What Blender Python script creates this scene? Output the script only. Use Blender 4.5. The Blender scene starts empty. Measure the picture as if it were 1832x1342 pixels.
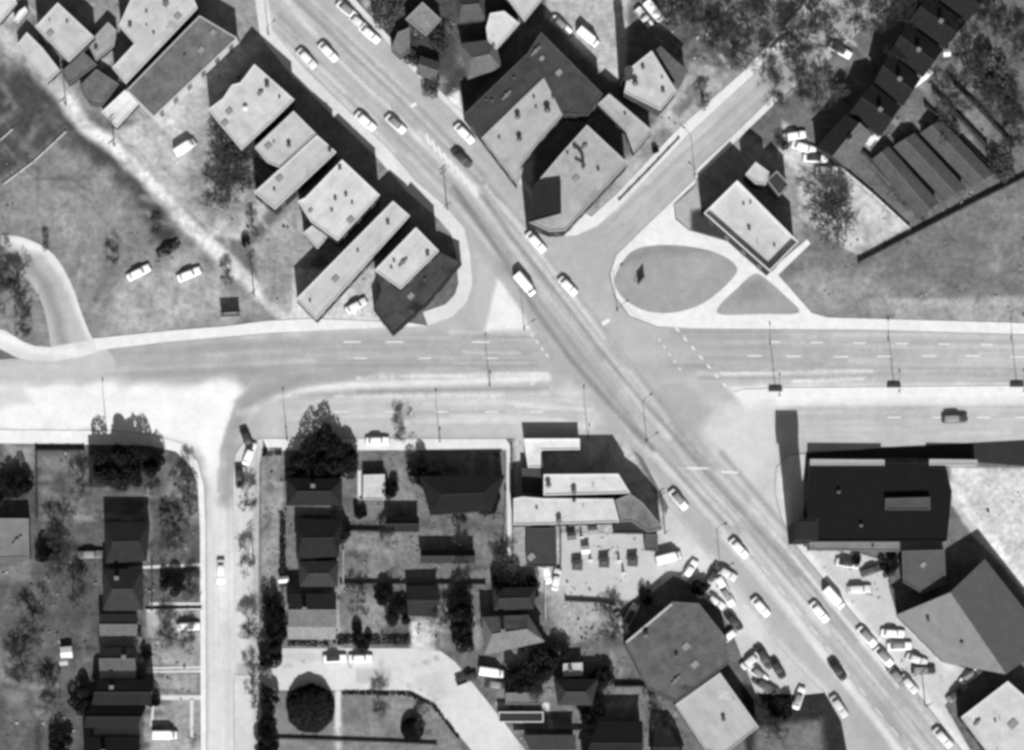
import bpy, bmesh, math, random
import numpy as np
from mathutils import Vector, Matrix
from mathutils.geometry import delaunay_2d_cdt

# ---------------------------------------------------------------- scale, camera, light
S = 1/7.33                      # metres per map unit
NX, NY, ALT = 800., 1400., 900. # camera stands over this map point, metres up
random.seed(7); np.random.seed(7)
scene = bpy.context.scene
def W(px, py, h=0.):            # map position of something seen h metres up
    f = (ALT-h)/ALT
    return ((NX-916 + (px-NX)*f)*S, (671-NY + (NY-py)*f)*S)

cam = bpy.data.cameras.new('camera'); camo = bpy.data.objects.new('camera', cam)
scene.collection.objects.link(camo); scene.camera = camo
camo.location = ((NX-916)*S, (671-NY)*S, ALT)
cam.sensor_width = 36; cam.lens = 36*ALT/(1832*S)
cam.shift_x = (916-NX)/1832; cam.shift_y = (NY-671)/1832
cam.clip_start = 1; cam.clip_end = 12000

SUN_EL = math.radians(39)
SHX, SHY = -0.10, 1.0           # shadows fall this way on the map (x right, y up)
w = bpy.data.worlds.new('World'); scene.world = w; w.use_nodes = True
nt = w.node_tree; bg = nt.nodes['Background']
sky = nt.nodes.new('ShaderNodeTexSky'); sky.sky_type = 'NISHITA'; sky.sun_disc = False
sky.sun_elevation = SUN_EL; sky.sun_rotation = math.atan2(-SHX, -SHY)
bw = nt.nodes.new('ShaderNodeRGBToBW'); nt.links.new(sky.outputs[0], bw.inputs[0])
nt.links.new(bw.outputs[0], bg.inputs[0]); bg.inputs[1].default_value = 0.065
sun = bpy.data.lights.new('sun', 'SUN'); sun.energy = 4.9; sun.angle = math.radians(0.5); sun.color = (1, 1, .99)
suno = bpy.data.objects.new('sun', sun); scene.collection.objects.link(suno)
d = Vector((SHX, SHY, 0)).normalized()*math.cos(SUN_EL); d.z = -math.sin(SUN_EL)
suno.rotation_euler = d.to_track_quat('-Z', 'Y').to_euler(); suno.location = (0, 0, 200)
vs = scene.view_settings; vs.view_transform = 'Standard'; vs.look = 'None'; vs.gamma = 1; vs.exposure = 0.25
scene.render.engine = 'CYCLES'
scene.cycles.pixel_filter_type = 'BLACKMAN_HARRIS'; scene.cycles.filter_width = 3.3
scene.cycles.max_bounces = 4; scene.cycles.diffuse_bounces = 2

KLIT = 1.33                     # what a white level ground would show in full sun
def T(v):                       # base colour that shows as grey level v in full sun
    c = v/255.; c = c/12.92 if c < .04045 else ((c+.055)/1.055)**2.4
    return min(c/KLIT, .85)

# ---------------------------------------------------------------- bookkeeping
def tag(o, label=None, cat=None, group=None, kind=None):
    if label: o['label'] = label
    if cat: o['category'] = cat
    if group: o['group'] = group
    if kind: o['kind'] = kind
    return o
def link(o, parent=None):
    scene.collection.objects.link(o)
    if parent is not None: o.parent = parent
    return o
def empty(name, loc, rz=0, **k):
    o = bpy.data.objects.new(name, None); o.empty_display_size = .5
    o.location = loc; o.rotation_euler = (0, 0, rz); link(o)
    return tag(o, k.get('label'), k.get('cat'), k.get('group'), k.get('kind'))
class MB:
    def __init__(s): s.v = []; s.f = []; s.m = []
    def add(s, vs, fs, mi=0):
        n = len(s.v); s.v += [tuple(x) for x in vs]; s.f += [tuple(i+n for i in f) for f in fs]; s.m += [mi]*len(fs)
    def box(s, c, size, rz=0, mi=0, taper=1.):
        hx, hy, hz = [q/2 for q in size]; cs, sn = math.cos(rz), math.sin(rz); P = []
        for z, t in ((-hz, 1), (hz, taper)):
            for x, y in ((-hx, -hy), (hx, -hy), (hx, hy), (-hx, hy)):
                x *= t; y *= t; P.append((c[0]+x*cs-y*sn, c[1]+x*sn+y*cs, c[2]+z))
        s.add(P, [(3,2,1,0), (4,5,6,7), (0,1,5,4), (1,2,6,5), (2,3,7,6), (3,0,4,7)], mi)
    def tube(s, a, b, ra, rb=None, n=6, mi=0, caps=True):
        rb = ra if rb is None else rb; a = Vector(a); b = Vector(b); dd = (b-a).normalized()
        u = dd.orthogonal().normalized(); q = dd.cross(u); P = []
        for c, r in ((a, ra), (b, rb)):
            for i in range(n):
                t = 2*math.pi*i/n; P.append(c+u*math.cos(t)*r+q*math.sin(t)*r)
        F = [(i, (i+1) % n, n+(i+1) % n, n+i) for i in range(n)]
        if caps: F += [tuple(range(n))[::-1], tuple(range(n, 2*n))]
        s.add(P, F, mi)
    def loft(s, rings, mi=0, caps=True):
        n = len(rings[0]); P = [p for r in rings for p in r]; F = []
        for k in range(len(rings)-1):
            for i in range(n): F.append((k*n+i, k*n+(i+1) % n, (k+1)*n+(i+1) % n, (k+1)*n+i))
        if caps: F += [tuple(range(n))[::-1], tuple(range((len(rings)-1)*n, len(rings)*n))]
        s.add(P, F, mi)
    def build(s, name, mats, parent=None, smooth=False, fix=False):
        me = bpy.data.meshes.new(name); me.from_pydata(s.v, [], s.f)
        if not isinstance(mats, (list, tuple)): mats = [mats]
        for m in mats: me.materials.append(m)
        me.polygons.foreach_set('material_index', s.m)
        if smooth: me.polygons.foreach_set('use_smooth', [True]*len(s.f))
        if fix:
            bm = bmesh.new(); bm.from_mesh(me); bmesh.ops.recalc_face_normals(bm, faces=bm.faces); bm.to_mesh(me); bm.free()
        me.update(); return link(bpy.data.objects.new(name, me), parent)
def copy_tree(o, parent=None):
    c = o.copy(); scene.collection.objects.link(c); c.parent = parent
    for ch in KIDS.get(o.name, []):
        copy_tree(ch, c)
    return c
KIDS = {}
def freeze(root):               # remember the children of a prototype, for copying
    for o in [root]+list(root.children_recursive): KIDS[o.name] = list(o.children)

# ---------------------------------------------------------------- materials
MC = {}
def newmat(name):
    m = bpy.data.materials.new(name); m.use_nodes = True
    n = m.node_tree.nodes; return m, n, m.node_tree.links, n['Principled BSDF']
def noise(n, l, vec, scale, detail=4, rough=.6, dist=0):
    t = n.new('ShaderNodeTexNoise'); t.inputs['Scale'].default_value = scale; t.inputs['Detail'].default_value = detail
    t.inputs['Roughness'].default_value = rough; t.inputs['Distortion'].default_value = dist
    l.new(vec, t.inputs['Vector']); return t.outputs['Fac']
def mapr(n, l, src, a, b, lo=.3, hi=.7):
    t = n.new('ShaderNodeMapRange'); l.new(src, t.inputs[0]); t.inputs[1].default_value = lo; t.inputs[2].default_value = hi
    t.inputs[3].default_value = a; t.inputs[4].default_value = b; return t.outputs[0]
def mul(n, l, a, b):
    t = n.new('ShaderNodeMath'); t.operation = 'MULTIPLY'
    for i, q in enumerate((a, b)):
        if isinstance(q, (int, float)): t.inputs[i].default_value = q
        else: l.new(q, t.inputs[i])
    return t.outputs[0]
def grey(n, l, src, p):
    c = n.new('ShaderNodeCombineColor')
    l.new(mul(n, l, src, .99), c.inputs[0]); l.new(mul(n, l, src, .99), c.inputs[1]); l.new(mul(n, l, src, 1.015), c.inputs[2])
    l.new(c.outputs[0], p.inputs['Base Color'])
def surf(name, amps, rough=.9, bump=0.):
    """ground surface: tone stored on the mesh times several sizes of mottling"""
    if name in MC: return MC[name]
    m, n, l, p = newmat(name)
    at = n.new('ShaderNodeAttribute'); at.attribute_name = 'tone'
    g = n.new('ShaderNodeNewGeometry'); v = at.outputs['Fac']
    for sc, am, det in amps:
        f = noise(n, l, g.outputs['Position'], sc, det, .62, .3)
        v = mul(n, l, v, mapr(n, l, f, 1-am, 1+am))
    grey(n, l, v, p); p.inputs['Roughness'].default_value = rough; p.inputs['Specular IOR Level'].default_value = .1
    MC[name] = m; return m
def solid(v, amp=.12, sc=.5, rough=.85, kind='plain', ang=0., spec=.15):
    """one thing's own paint or roofing of grey level v, with wear"""
    key = (round(v), kind, round(ang, 1), amp, sc)
    if key in MC: return MC[key]
    m, n, l, p = newmat('%s_%d' % (kind, v))
    g = n.new('ShaderNodeNewGeometry'); mp = n.new('ShaderNodeMapping'); mp.inputs['Rotation'].default_value = (0, 0, -ang)
    l.new(g.outputs['Position'], mp.inputs[0]); vec = mp.outputs[0]
    val = mapr(n, l, noise(n, l, vec, sc, 5, .65, .4), T(v)*(1-amp), T(v)*(1+amp))
    val = mul(n, l, val, mapr(n, l, noise(n, l, vec, sc*6, 3), 1-amp*.5, 1+amp*.5))
    if kind == 'roofing':       # rolled felt: faint seams across and dark patches of old repairs
        wv = n.new('ShaderNodeTexBrick'); wv.inputs['Scale'].default_value = 1; wv.inputs['Mortar Size'].default_value = .05
        wv.inputs['Brick Width'].default_value = 6.3; wv.inputs['Row Height'].default_value = 1.9
        wv.inputs[1].default_value = (1, 1, 1, 1); wv.inputs[2].default_value = (.93, .93, .93, 1); wv.inputs[3].default_value = (.8, .8, .8, 1)
        l.new(vec, wv.inputs[0]); val = mul(n, l, val, wv.outputs[0])
        val = mul(n, l, val, mapr(n, l, noise(n, l, vec, (.3), 2, .4, 0.), 1., .88, .5, .7))
    if kind == 'shingle':
        wv = n.new('ShaderNodeTexBrick'); wv.inputs['Scale'].default_value = 1; wv.inputs['Mortar Size'].default_value = .03
        wv.inputs['Brick Width'].default_value = .5; wv.inputs['Row Height'].default_value = .3
        wv.inputs[1].default_value = (1, 1, 1, 1); wv.inputs[2].default_value = (.7, .7, .7, 1); wv.inputs[3].default_value = (.6, .6, .6, 1)
        l.new(vec, wv.inputs[0]); val = mul(n, l, val, wv.outputs[0])
    grey(n, l, val, p); p.inputs['Roughness'].default_value = rough; p.inputs['Specular IOR Level'].default_value = spec
    MC[key] = m; return m
def paint():
    if 'paint' in MC: return MC['paint']
    m, n, l, p = newmat('car_paint'); oi = n.new('ShaderNodeObjectInfo')
    l.new(oi.outputs['Color'], p.inputs['Base Color']); p.inputs['Roughness'].default_value = .4; p.inputs['Specular IOR Level'].default_value = .3
    MC['paint'] = m; return m
def gloss(v, name, rough=.15, metal=0):
    if name in MC: return MC[name]
    m, n, l, p = newmat(name); p.inputs['Base Color'].default_value = (v, v, v*1.02, 1); p.inputs['Roughness'].default_value = rough
    p.inputs['Metallic'].default_value = metal; MC[name] = m; return m
def leaf(v, name):
    if name in MC: return MC[name]
    m, n, l, p = newmat(name); g = n.new('ShaderNodeNewGeometry')
    f = noise(n, l, g.outputs['Position'], .9, 3); val = mapr(n, l, f, T(v)*.55, T(v)*1.5)
    rn = n.new('ShaderNodeMath'); rn.operation = 'ADD'; rn.inputs[1].default_value = .5; l.new(g.outputs['Random Per Island'], rn.inputs[0])
    grey(n, l, mul(n, l, val, rn.outputs[0]), p); p.inputs['Roughness'].default_value = .8; p.inputs['Specular IOR Level'].default_value = .1
    MC[name] = m; return m
M_ASPH = surf('worn_road', [(.05, .09, 4), (.3, .08, 5), (1.6, .06, 4)])
M_PAVE = surf('pale_concrete', [(.08, .07, 3), (.6, .08, 5), (3., .04, 2)])
M_EARTH = surf('earth_and_grass', [(.045, .16, 3), (.2, .3, 6), (.8, .24, 5), (3., .12, 3)])
M_GRASS = surf('mown_grass', [(.1, .08, 4), (.5, .1, 5), (2.5, .08, 3)])

# ---------------------------------------------------------------- tones of the ground surfaces
def sst(x): x = np.clip(x, 0, 1); return x*x*(3-2*x)
def dline(X, Y, pts):
    D = np.full(X.shape, 1e9)
    for (ax, ay), (bx, by) in zip(pts[:-1], pts[1:]):
        dx, dy = bx-ax, by-ay; L = dx*dx+dy*dy or 1; t = np.clip(((X-ax)*dx+(Y-ay)*dy)/L, 0, 1)
        D = np.minimum(D, np.hypot(X-ax-t*dx, Y-ay-t*dy))
    return D
def inside(X, Y, pts):
    r = np.zeros(X.shape, bool); n = len(pts)
    for i in range(n):
        x1, y1 = pts[i]; x2, y2 = pts[(i+1) % n]
        if y1 == y2: continue
        c = ((y1 > Y) != (y2 > Y)) & (X < (x2-x1)*(Y-y1)/(y2-y1)+x1); r ^= c
    return r
def tone(X, Y, base, brushes):
    V = np.full(X.shape, float(base))
    jx = 3*np.sin(X*.11+Y*.05)+4*np.sin(X*.031-Y*.13)+2*np.sin(X*.23+Y*.31); jy = 5*np.sin(Y*.1+X*.07+1)+4*np.sin(Y*.033+X*.09)
    for b in brushes:
        k, pts, a, soft, v = b[:5]; s = min(1, max(0, soft-11)/18.)*(.7 if soft < 30 else 1)
        if k == 'L': D = dline(X+jx*s, Y+jy*s, pts)-a
        else: D = dline(X+jx*s, Y+jy*s, pts+[pts[0]]); D = np.where(inside(X+jx*s, Y+jy*s, pts), -D, D)
        wgt = sst(.5-D/max(soft, 1e-3))*(b[5] if len(b) > 5 else 1); V = V*(1-wgt)+v*wgt
    return V
def lin(V):
    c = V/255.; return np.minimum(np.where(c < .04045, c/12.92, ((c+.055)/1.055)**2.4)/KLIT, .85)
def set_tone(me, V):
    a = me.attributes.new('tone', 'FLOAT', 'POINT'); a.data.foreach_set('value', lin(V).astype(np.float32))
def smooth(pts, k=4, closed=True):
    n = len(pts); out = []
    for i in range(n if closed else n-1):
        g = lambda j: np.array(pts[j % n] if closed else pts[max(0, min(n-1, j))], float)
        p0, p1, p2, p3 = g(i-1), g(i), g(i+1), g(i+2)
        for q in range(k):
            t = q/k; out.append(tuple(.5*((2*p1)+(-p0+p2)*t+(2*p0-5*p1+4*p2-p3)*t*t+(-p0+3*p1-3*p2+p3)*t**3)))
    if not closed: out.append(tuple(pts[-1]))
    return out
def strip(pts, wl, wr):         # polygon either side of a line (right of travel on the map sheet = +)
    pts = [np.array(p, float) for p in pts]; L = []; R = []
    for i, p in enumerate(pts):
        a = pts[max(0, i-1)]; b = pts[min(len(pts)-1, i+1)]; t = (b-a)/np.linalg.norm(b-a); nrm = np.array((-t[1], t[0]))
        L.append(tuple(p-nrm*wl)); R.append(tuple(p+nrm*wr))
    return L+R[::-1]
def patch(name, pts, z, mat, base, brushes=(), step=7., kind='structure', thick=0., label=None, cat=None):
    P = []                       # densified outline
    for (ax, ay), (bx, by) in zip(pts, pts[1:]+pts[:1]):
        k = max(1, int(math.hypot(bx-ax, by-ay)/step))
        P += [(ax+(bx-ax)*i/k, ay+(by-ay)*i/k) for i in range(k)]
    xs = [p[0] for p in P]; ys = [p[1] for p in P]
    gx, gy = np.meshgrid(np.arange(min(xs)+step/2, max(xs), step), np.arange(min(ys)+step/2, max(ys), step))
    gx = (gx+np.random.uniform(-1, 1, gx.shape)).ravel(); gy = (gy+np.random.uniform(-1, 1, gy.shape)).ravel()
    ok = inside(gx, gy, P); D = dline(gx, gy, P+[P[0]]); ok &= D > step*.4
    vsx = [Vector(p) for p in P]+[Vector((a, b)) for a, b in zip(gx[ok], gy[ok])]
    r = delaunay_2d_cdt(vsx, [], [list(range(len(P)))], 1, 1e-4)
    V = r[0]; X = np.array([v.x for v in V]); Y = np.array([v.y for v in V])
    co = [(*W(x, y), z) for x, y in zip(X, Y)]; F = []
    for f in r[2]:
        a, b, c = [co[i] for i in f]; F.append(tuple(f) if (b[0]-a[0])*(c[1]-a[1])-(b[1]-a[1])*(c[0]-a[0]) > 0 else tuple(f)[::-1])
    tn = tone(X, Y, base, brushes)
    if thick:                    # kerb face
        n0 = len(co); k = len(P); bot = [(*W(x, y), z-thick) for x, y in P]; top = [(*W(x, y), z) for x, y in P]
        co += top+bot; F += [(n0+i, n0+(i+1) % k, n0+k+(i+1) % k, n0+k+i) for i in range(k)]; tn = np.concatenate([tn, np.full(2*k, 205.)])
    me = bpy.data.meshes.new(name); me.from_pydata(co, [], F); me.materials.append(mat); set_tone(me, tn); me.update()
    o = link(bpy.data.objects.new(name, me)); tag(o, label, cat, kind=kind); return o
# ---------------------------------------------------------------- THE SETTING: ground
GB = [
 ('P', [(-200,-200),(500,-200),(500,60),(300,230),(130,200),(-200,20)], 0, 20, 150),
 ('P', [(-200,60),(60,120),(130,195),(300,370),(480,570),(170,622),(-200,640)], 0, 12, 140),
 ('P', [(-200,90),(60,130),(120,190),(115,235),(60,280),(-20,330),(-200,400)], 0, 26, 82),
 ('L', [(125,225),(190,275),(240,320),(275,375),(290,420)], 20, 36, 74),
 ('P', [(40,290),(190,330),(240,430),(120,430),(20,380)], 0, 50, 150, .7),
 ('L', [(60,318),(130,322),(165,345)], 1.5, 5, 100, .8), ('L', [(70,335),(130,340),(160,360)], 1.5, 5, 105, .7),
 ('P', [(200,500),(330,450),(470,565),(180,615)], 0, 40, 172),
 ('L', [(195,450),(200,490),(175,540)], 12, 24, 112, .8),
 ('L', [(-60,40),(0,60),(60,110),(120,180)], 14, 24, 200), ('L', [(-60,0),(30,30)], 10, 20, 220),
 ('L', [(120,180),(150,225),(205,262),(280,335),(340,405),(420,480),(485,545),(540,588)], 14, 16, 222),
 ('L', [(150,225),(200,258),(300,350)], 7, 8, 236, .6),
 ('P', [(205,235),(275,212),(425,75),(440,100),(385,190),(425,268),(480,375),(440,430),(390,425),(290,335)], 0, 10, 186),
 ('P', [(215,240),(330,190),(370,260),(300,320)], 0, 40, 204, .7), ('L', [(225,300),(300,300),(380,400)], 8, 24, 168, .6),
 ('P', [(345,230),(440,250),(470,300),(455,370),(400,420),(340,360)], 0, 30, 140, .75),
 ('P', [(450,440),(533,360),(575,450),(532,490),(520,565),(470,530)], 0, 12, 165),
 ('P', [(525,480),(670,480),(720,600),(520,600)], 0, 10, 214),
 ('P', [(370,-200),(480,-200),(485,50),(840,420),(700,600),(430,280),(370,180)], 0, 8, 170, .5),
 ('P', [(560,-200),(930,-200),(920,60),(860,165),(825,190),(745,130),(640,10)], 0, 10, 80),
 ('P', [(640,-20),(720,-20),(700,40),(665,60)], 0, 14, 215, .8),
 ('P', [(825,75),(880,70),(900,110),(850,140),(815,120)], 0, 25, 122), ('P', [(755,130),(800,140),(790,175),(760,165)], 0, 14, 140),
 ('P', [(775,190),(822,160),(835,228),(815,215)], 0, 8, 236),
 ('P', [(985,-200),(1130,-200),(1120,150),(1090,145),(975,30)], 0, 10, 188),
 ('P', [(1120,-200),(1320,-200),(1420,-20),(1340,120),(1240,130),(1150,60)], 0, 25, 105),
 ('P', [(1280,-60),(1500,-60),(1380,90),(1330,110),(1270,40)], 0, 30, 150, .8),
 ('L', [(1300,75),(1330,112)], 3, 5, 225), ('L', [(1325,55),(1355,85)], 3, 5, 215), ('L', [(1288,100),(1318,140)], 4, 6, 225),
 ('P', [(1235,110),(1340,130),(1225,245),(1115,360),(1010,425),(940,400),(1140,270),(1190,190)], 0, 10, 178),
 ('P', [(1235,150),(1262,165),(1215,212),(1200,195)], 0, 8, 122), ('P', [(1190,225),(1210,245),(1150,290),(1140,275)], 0, 10, 150),
 ('P', [(870,240),(960,200),(950,390),(880,300)], 0, 10, 195),
 ('P', [(1420,-200),(2100,-200),(2100,330),(1530,470),(1500,300),(1420,240),(1390,180),(1590,-20)], 0, 14, 116),
 ('L', [(1395,185),(1470,110),(1600,-10)], 4, 8, 200, .6), ('L', [(1495,60),(1540,15)], 3, 5, 205), ('L', [(1500,52),(1530,80)], 3, 5, 190), ('L', [(1550,10),(1575,40)], 4, 5, 205),
 ('L', [(1710,130),(1750,220),(1740,260)], 20, 40, 150, .8), ('L', [(1700,60),(1800,70)], 14, 30, 148, .7), ('L', [(1620,200),(1700,250)], 15, 30, 140, .7),
 ('P', [(1400,215),(1440,245),(1500,300),(1625,408),(1540,462),(1400,372),(1390,270)], 0, 9, 196),
 ('P', [(1430,400),(1540,465),(1632,418),(1832,325),(2100,250),(2100,590),(1480,575),(1385,505)], 0, 14, 126),
 ('P', [(1390,490),(1560,480),(1640,560),(1440,570)], 0, 45, 158, .8),
 ('P', [(1600,535),(2100,525),(2100,590),(1600,580)], 0, 12, 166),
 ('L', [(1590,540),(1832,545)], 1.5, 5, 190, .6),
 ('P', [(1235,250),(1330,235),(1420,300),(1440,430),(1380,490),(1240,400)], 0, 14, 160),
 ('P', [(1238,385),(1262,380),(1315,436),(1240,412)], 0, 8, 70),
 ('P', [(1330,800),(2100,760),(2100,1400),(1800,1400),(1400,900)], 0, 10, 118),
 ('P', [(1700,836),(2100,842),(2100,1300),(1832,1050),(1740,958),(1700,900)], 0, 6, 207),
 ('L', [(1700,870),(1760,950),(1860,1085)], 9, 8, 238), 
 ('P', [(920,760),(1110,760),(1200,940),(1180,1000),(1140,1075),(1010,1075),(915,1040)], 0, 8, 190),
 ('P', [(918,945),(945,945),(945,1050),(918,1050)], 0, 6, 165),
 ('P', [(970,1040),(1110,1075),(1110,1140),(1000,1150)], 0, 22, 170),
 ('L', [(1070,1140),(1120,1150)], 8, 20, 100), ('P', [(1105,1150),(1220,1130),(1330,1290),(1200,1300)], 0, 30, 112),
 ('P', [(1325,1225),(1480,1230),(1520,1320),(1520,1400),(1340,1400)], 0, 8, 48), ('P', [(1355,1305),(1470,1285),(1480,1400),(1340,1400)], 0, 18, 122),
 # lower left gardens
 ('P', [(-200,800),(365,800),(368,1500),(-200,1500)], 0, 12, 100),
 ('P', [(5,790),(62,800),(62,850),(10,840)], 0, 10, 160), ('P', [(70,815),(150,818),(150,930),(75,930)], 0, 14, 122),
 ('P', [(90,840),(130,850),(120,890),(90,880)], 0, 20, 82),
 ('P', [(295,830),(355,850),(362,930),(300,930)], 0, 16, 135), ('P', [(0,930),(52,930),(55,1040),(-100,1040)], 0, 14, 130),
 ('P', [(262,1010),(368,1010),(368,1090),(262,1090)], 0, 16, 105), ('P', [(262,1090),(368,1090),(368,1260),(262,1260)], 0, 8, 168),
 ('P', [(258,1260),(368,1250),(368,1500),(258,1500)], 0, 8, 172),
 ('P', [(300,1100),(330,1160),(290,1165)], 0, 12, 140), ('P', [(0,1150),(30,1150),(40,1260),(-30,1260)], 0, 30, 140, .8),
 ('P', [(60,1230),(110,1220),(90,1290),(20,1290)], 0, 30, 128, .8), ('L', [(130,980),(280,1020)], 5, 10, 70), 
 ('L', [(125,900),(140,930),(170,925)], 5, 8, 165, .8), ('L', [(190,925),(235,928),(262,915),(265,880)], 6, 8, 165, .8),
 ('P', [(235,1010),(258,965),(272,1000),(275,1015)], 0, 8, 155),
 # middle gardens
 ('P', [(465,800),(915,800),(920,1160),(465,1160)], 0, 8, 124),
 ('P', [(468,812),(505,812),(505,1060),(468,1060)], 0, 8, 150), ('P', [(468,860),(508,860),(508,945),(468,945)], 0, 6, 178, .7),
 ('P', [(700,830),(745,840),(750,905),(700,900)], 0, 16, 140), ('P', [(620,950),(860,950),(860,985),(620,985)], 0, 20, 140, .8),
 ('L', [(608,968),(640,980),(740,982)], 5, 8, 175, .6), ('P', [(610,1000),(870,1000),(870,1045),(610,1045)], 0, 20, 126),
 ('P', [(655,1058),(690,1068),(700,1110),(670,1140),(635,1135),(622,1100)], 0, 12, 150), 
 ('P', [(700,1050),(740,1050),(735,1160),(690,1155)], 0, 14, 95),
 ('P', [(865,950),(905,950),(905,1160),(865,1160)], 0, 12, 135),
 ('P', [(735,1112),(785,1105),(790,1175),(735,1175)], 0, 3, 216), ('L', [(790,1055),(795,1110),(790,1150)], 8, 10, 165),
 ('L', [(600,1060),(605,1160)], 5, 6, 175), ('L', [(850,1110),(855,1160)], 5, 8, 170, .8),
 ('P', [(465,1240),(780,1240),(850,1400),(465,1400)], 0, 6, 134), ('L', [(605,1240),(605,1400)], 5, 3, 205),
 ('L', [(480,1320),(590,1322),(700,1325),(780,1330)], 2, 5, 95, .8),
 ('P', [(870,1160),(1220,1160),(1300,1400),(930,1400),(900,1290)], 0, 20, 120), ('P', [(870,1215),(1000,1215),(1010,1250),(900,1260)], 0, 14, 135),
 ('L', [(890,1262),(980,1262),(984,1300)], 3, 3, 225), ('L', [(925,1308),(1060,1302)], 5, 6, 165), ('P', [(1060,1230),(1180,1230),(1180,1290),(1070,1290)], 0, 20, 140),
 ('L', [(1080,1265),(1130,1255)], 5, 10, 185, .6), 
]
_r = random.Random(21)
def blotches(poly, n, ang, lo, hi, base):
    xs = [p[0] for p in poly]; ys = [p[1] for p in poly]
    for _ in range(n):
        x, y = _r.uniform(min(xs), max(xs)), _r.uniform(min(ys), max(ys))
        if not inside(np.array([x]), np.array([y]), poly)[0]: continue
        a = ang+(math.pi/2 if _r.random() < .4 else 0)+_r.gauss(0, .12); L = _r.uniform(4, 34); q = [(x-L*math.cos(a), y-L*math.sin(a)), (x+L*math.cos(a), y+L*math.sin(a))]
        GB.append(('L', q, _r.uniform(.5, 6), _r.uniform(5, 14), base+_r.uniform(lo, hi), _r.uniform(.35, .8)))
blotches([(0,810),(362,810),(362,1342),(0,1342)], 230, 0, -55, 45, 100)
blotches([(465,810),(910,810),(910,1150),(465,1150)], 210, 0, -55, 45, 124)
blotches([(870,1160),(1220,1160),(1280,1342),(930,1342)], 80, 0, -45, 55, 125)
blotches([(1520,100),(1832,0),(1832,320),(1640,400),(1520,300)], 150, .85, -50, 45, 112)
blotches([(1120,0),(1500,0),(1350,130),(1210,130)], 110, -.75, -45, 75, 125)
blotches([(650,0),(860,0),(830,170),(745,130)], 50, -.75, -30, 50, 85)
blotches([(0,200),(300,370),(440,560),(170,600),(0,560)], 70, .3, -25, 28, 148)
blotches([(1440,430),(1640,420),(1832,330),(1832,570),(1450,560)], 60, 0, -22, 26, 132)
blotches([(215,235),(425,80),(430,270),(480,375),(390,425),(290,335)], 60, -.6, -35, 30, 188)
blotches([(0,110),(115,190),(110,240),(50,290),(0,310)], 60, -.75, -30, 55, 90)
blotches([(0,0),(240,0),(220,200),(100,180)], 60, .8, -60, 60, 150)
blotches([(1230,120),(1250,210),(1010,420),(945,395),(1170,235)], 50, -.75, -45, 40, 175)
for k in range(15):
    x, y = 1556+k*17, 296-k*11+_r.uniform(-8, 8); L = _r.uniform(70, 125); GB.append(('L', [(x, y), (x+L*.68, y+L*.74)], _r.uniform(1.5, 6), 8, (68, 140, 84)[k % 3], .75))
def make_ground():
    st = 5.; xs = np.arange(-60, 1895, st); ys = np.arange(-60, 1405, st)
    X, Y = np.meshgrid(xs, ys); nx, ny = len(xs), len(ys); X = X.ravel(); Y = Y.ravel()
    V = tone(X, Y, 112, GB)
    co = [(*W(x, y), 0.) for x, y in zip(X, Y)]
    F = [(j*nx+i, (j+1)*nx+i, (j+1)*nx+i+1, j*nx+i+1) for j in range(ny-1) for i in range(nx-1)]
    n = len(co); B = 30000       # the rest of the plain, out to the horizon
    cs = [0, nx-1, nx*ny-1, nx*(ny-1)]; out = [(-B, -B), (B, -B), (B, B), (-B, B)]
    co += [(*W(x, y), 0.) for x, y in out]
    F += [(cs[(k+1) % 4], n+(k+1) % 4, n+k, cs[k]) for k in range(4)]
    me = bpy.data.meshes.new('ground'); me.from_pydata(co, [], F); me.materials.append(M_EARTH)
    set_tone(me, np.concatenate([V, np.full(4, 120.)])); me.update()
    bm = bmesh.new(); bm.from_mesh(me); bmesh.ops.recalc_face_normals(bm, faces=bm.faces)
    if sum(f.normal.z for f in bm.faces) < 0: bmesh.ops.reverse_faces(bm, faces=bm.faces)
    bm.to_mesh(me); bm.free()
    tag(link(bpy.data.objects.new('ground', me)), kind='structure')
make_ground()

# ---------------------------------------------------------------- roads: one network of streets
ROAD = [(370,-130),(478,-12),(488,55),(540,118),(630,205),(690,262),(745,325),(800,372),(830,408),(841,455),(845,510),(835,540),(810,566),(765,582),
 (560,592),(470,598),(300,613),(175,628),(60,640),(-200,655),(-200,768),(0,768),(200,770),(270,776),(325,792),(355,825),(366,870),(369,950),(370,1500),
 (418,1500),(418,1210),(470,1206),(470,1190),(418,1188),(416,850),(420,812),(435,790),(470,784),(905,784),(1110,780),(1150,820),(1195,905),(1260,985),(1340,1085),(1410,1175),(1475,1238),(1505,1290),(1515,1342),(1560,1500),
 (1830,1500),(1722,1345),(1620,1215),(1530,1103),(1470,1033),(1425,980),(1398,930),(1385,880),(1388,835),(1410,814),(1450,808),(1832,792),(2100,780),
 (2100,606),(1832,599),(1550,591),(1240,589),(1175,585),(1125,566),(1098,530),(1090,490),(1102,455),(1165,395),(1245,318),(1320,247),(1390,180),(1480,108),(1600,0),(1740,-130),
 (1600,-130),(1450,20),(1345,135),(1225,245),(1115,362),(1070,402),(1030,420),(990,422),(958,395),(945,345),(870,262),(815,203),(745,133),(690,72),(640,18),(600,-30),(520,-130)]
DC = [(400,-130),(509,0),(600,102),(691,188),(758,255),(839,335),(905,410)]
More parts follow.
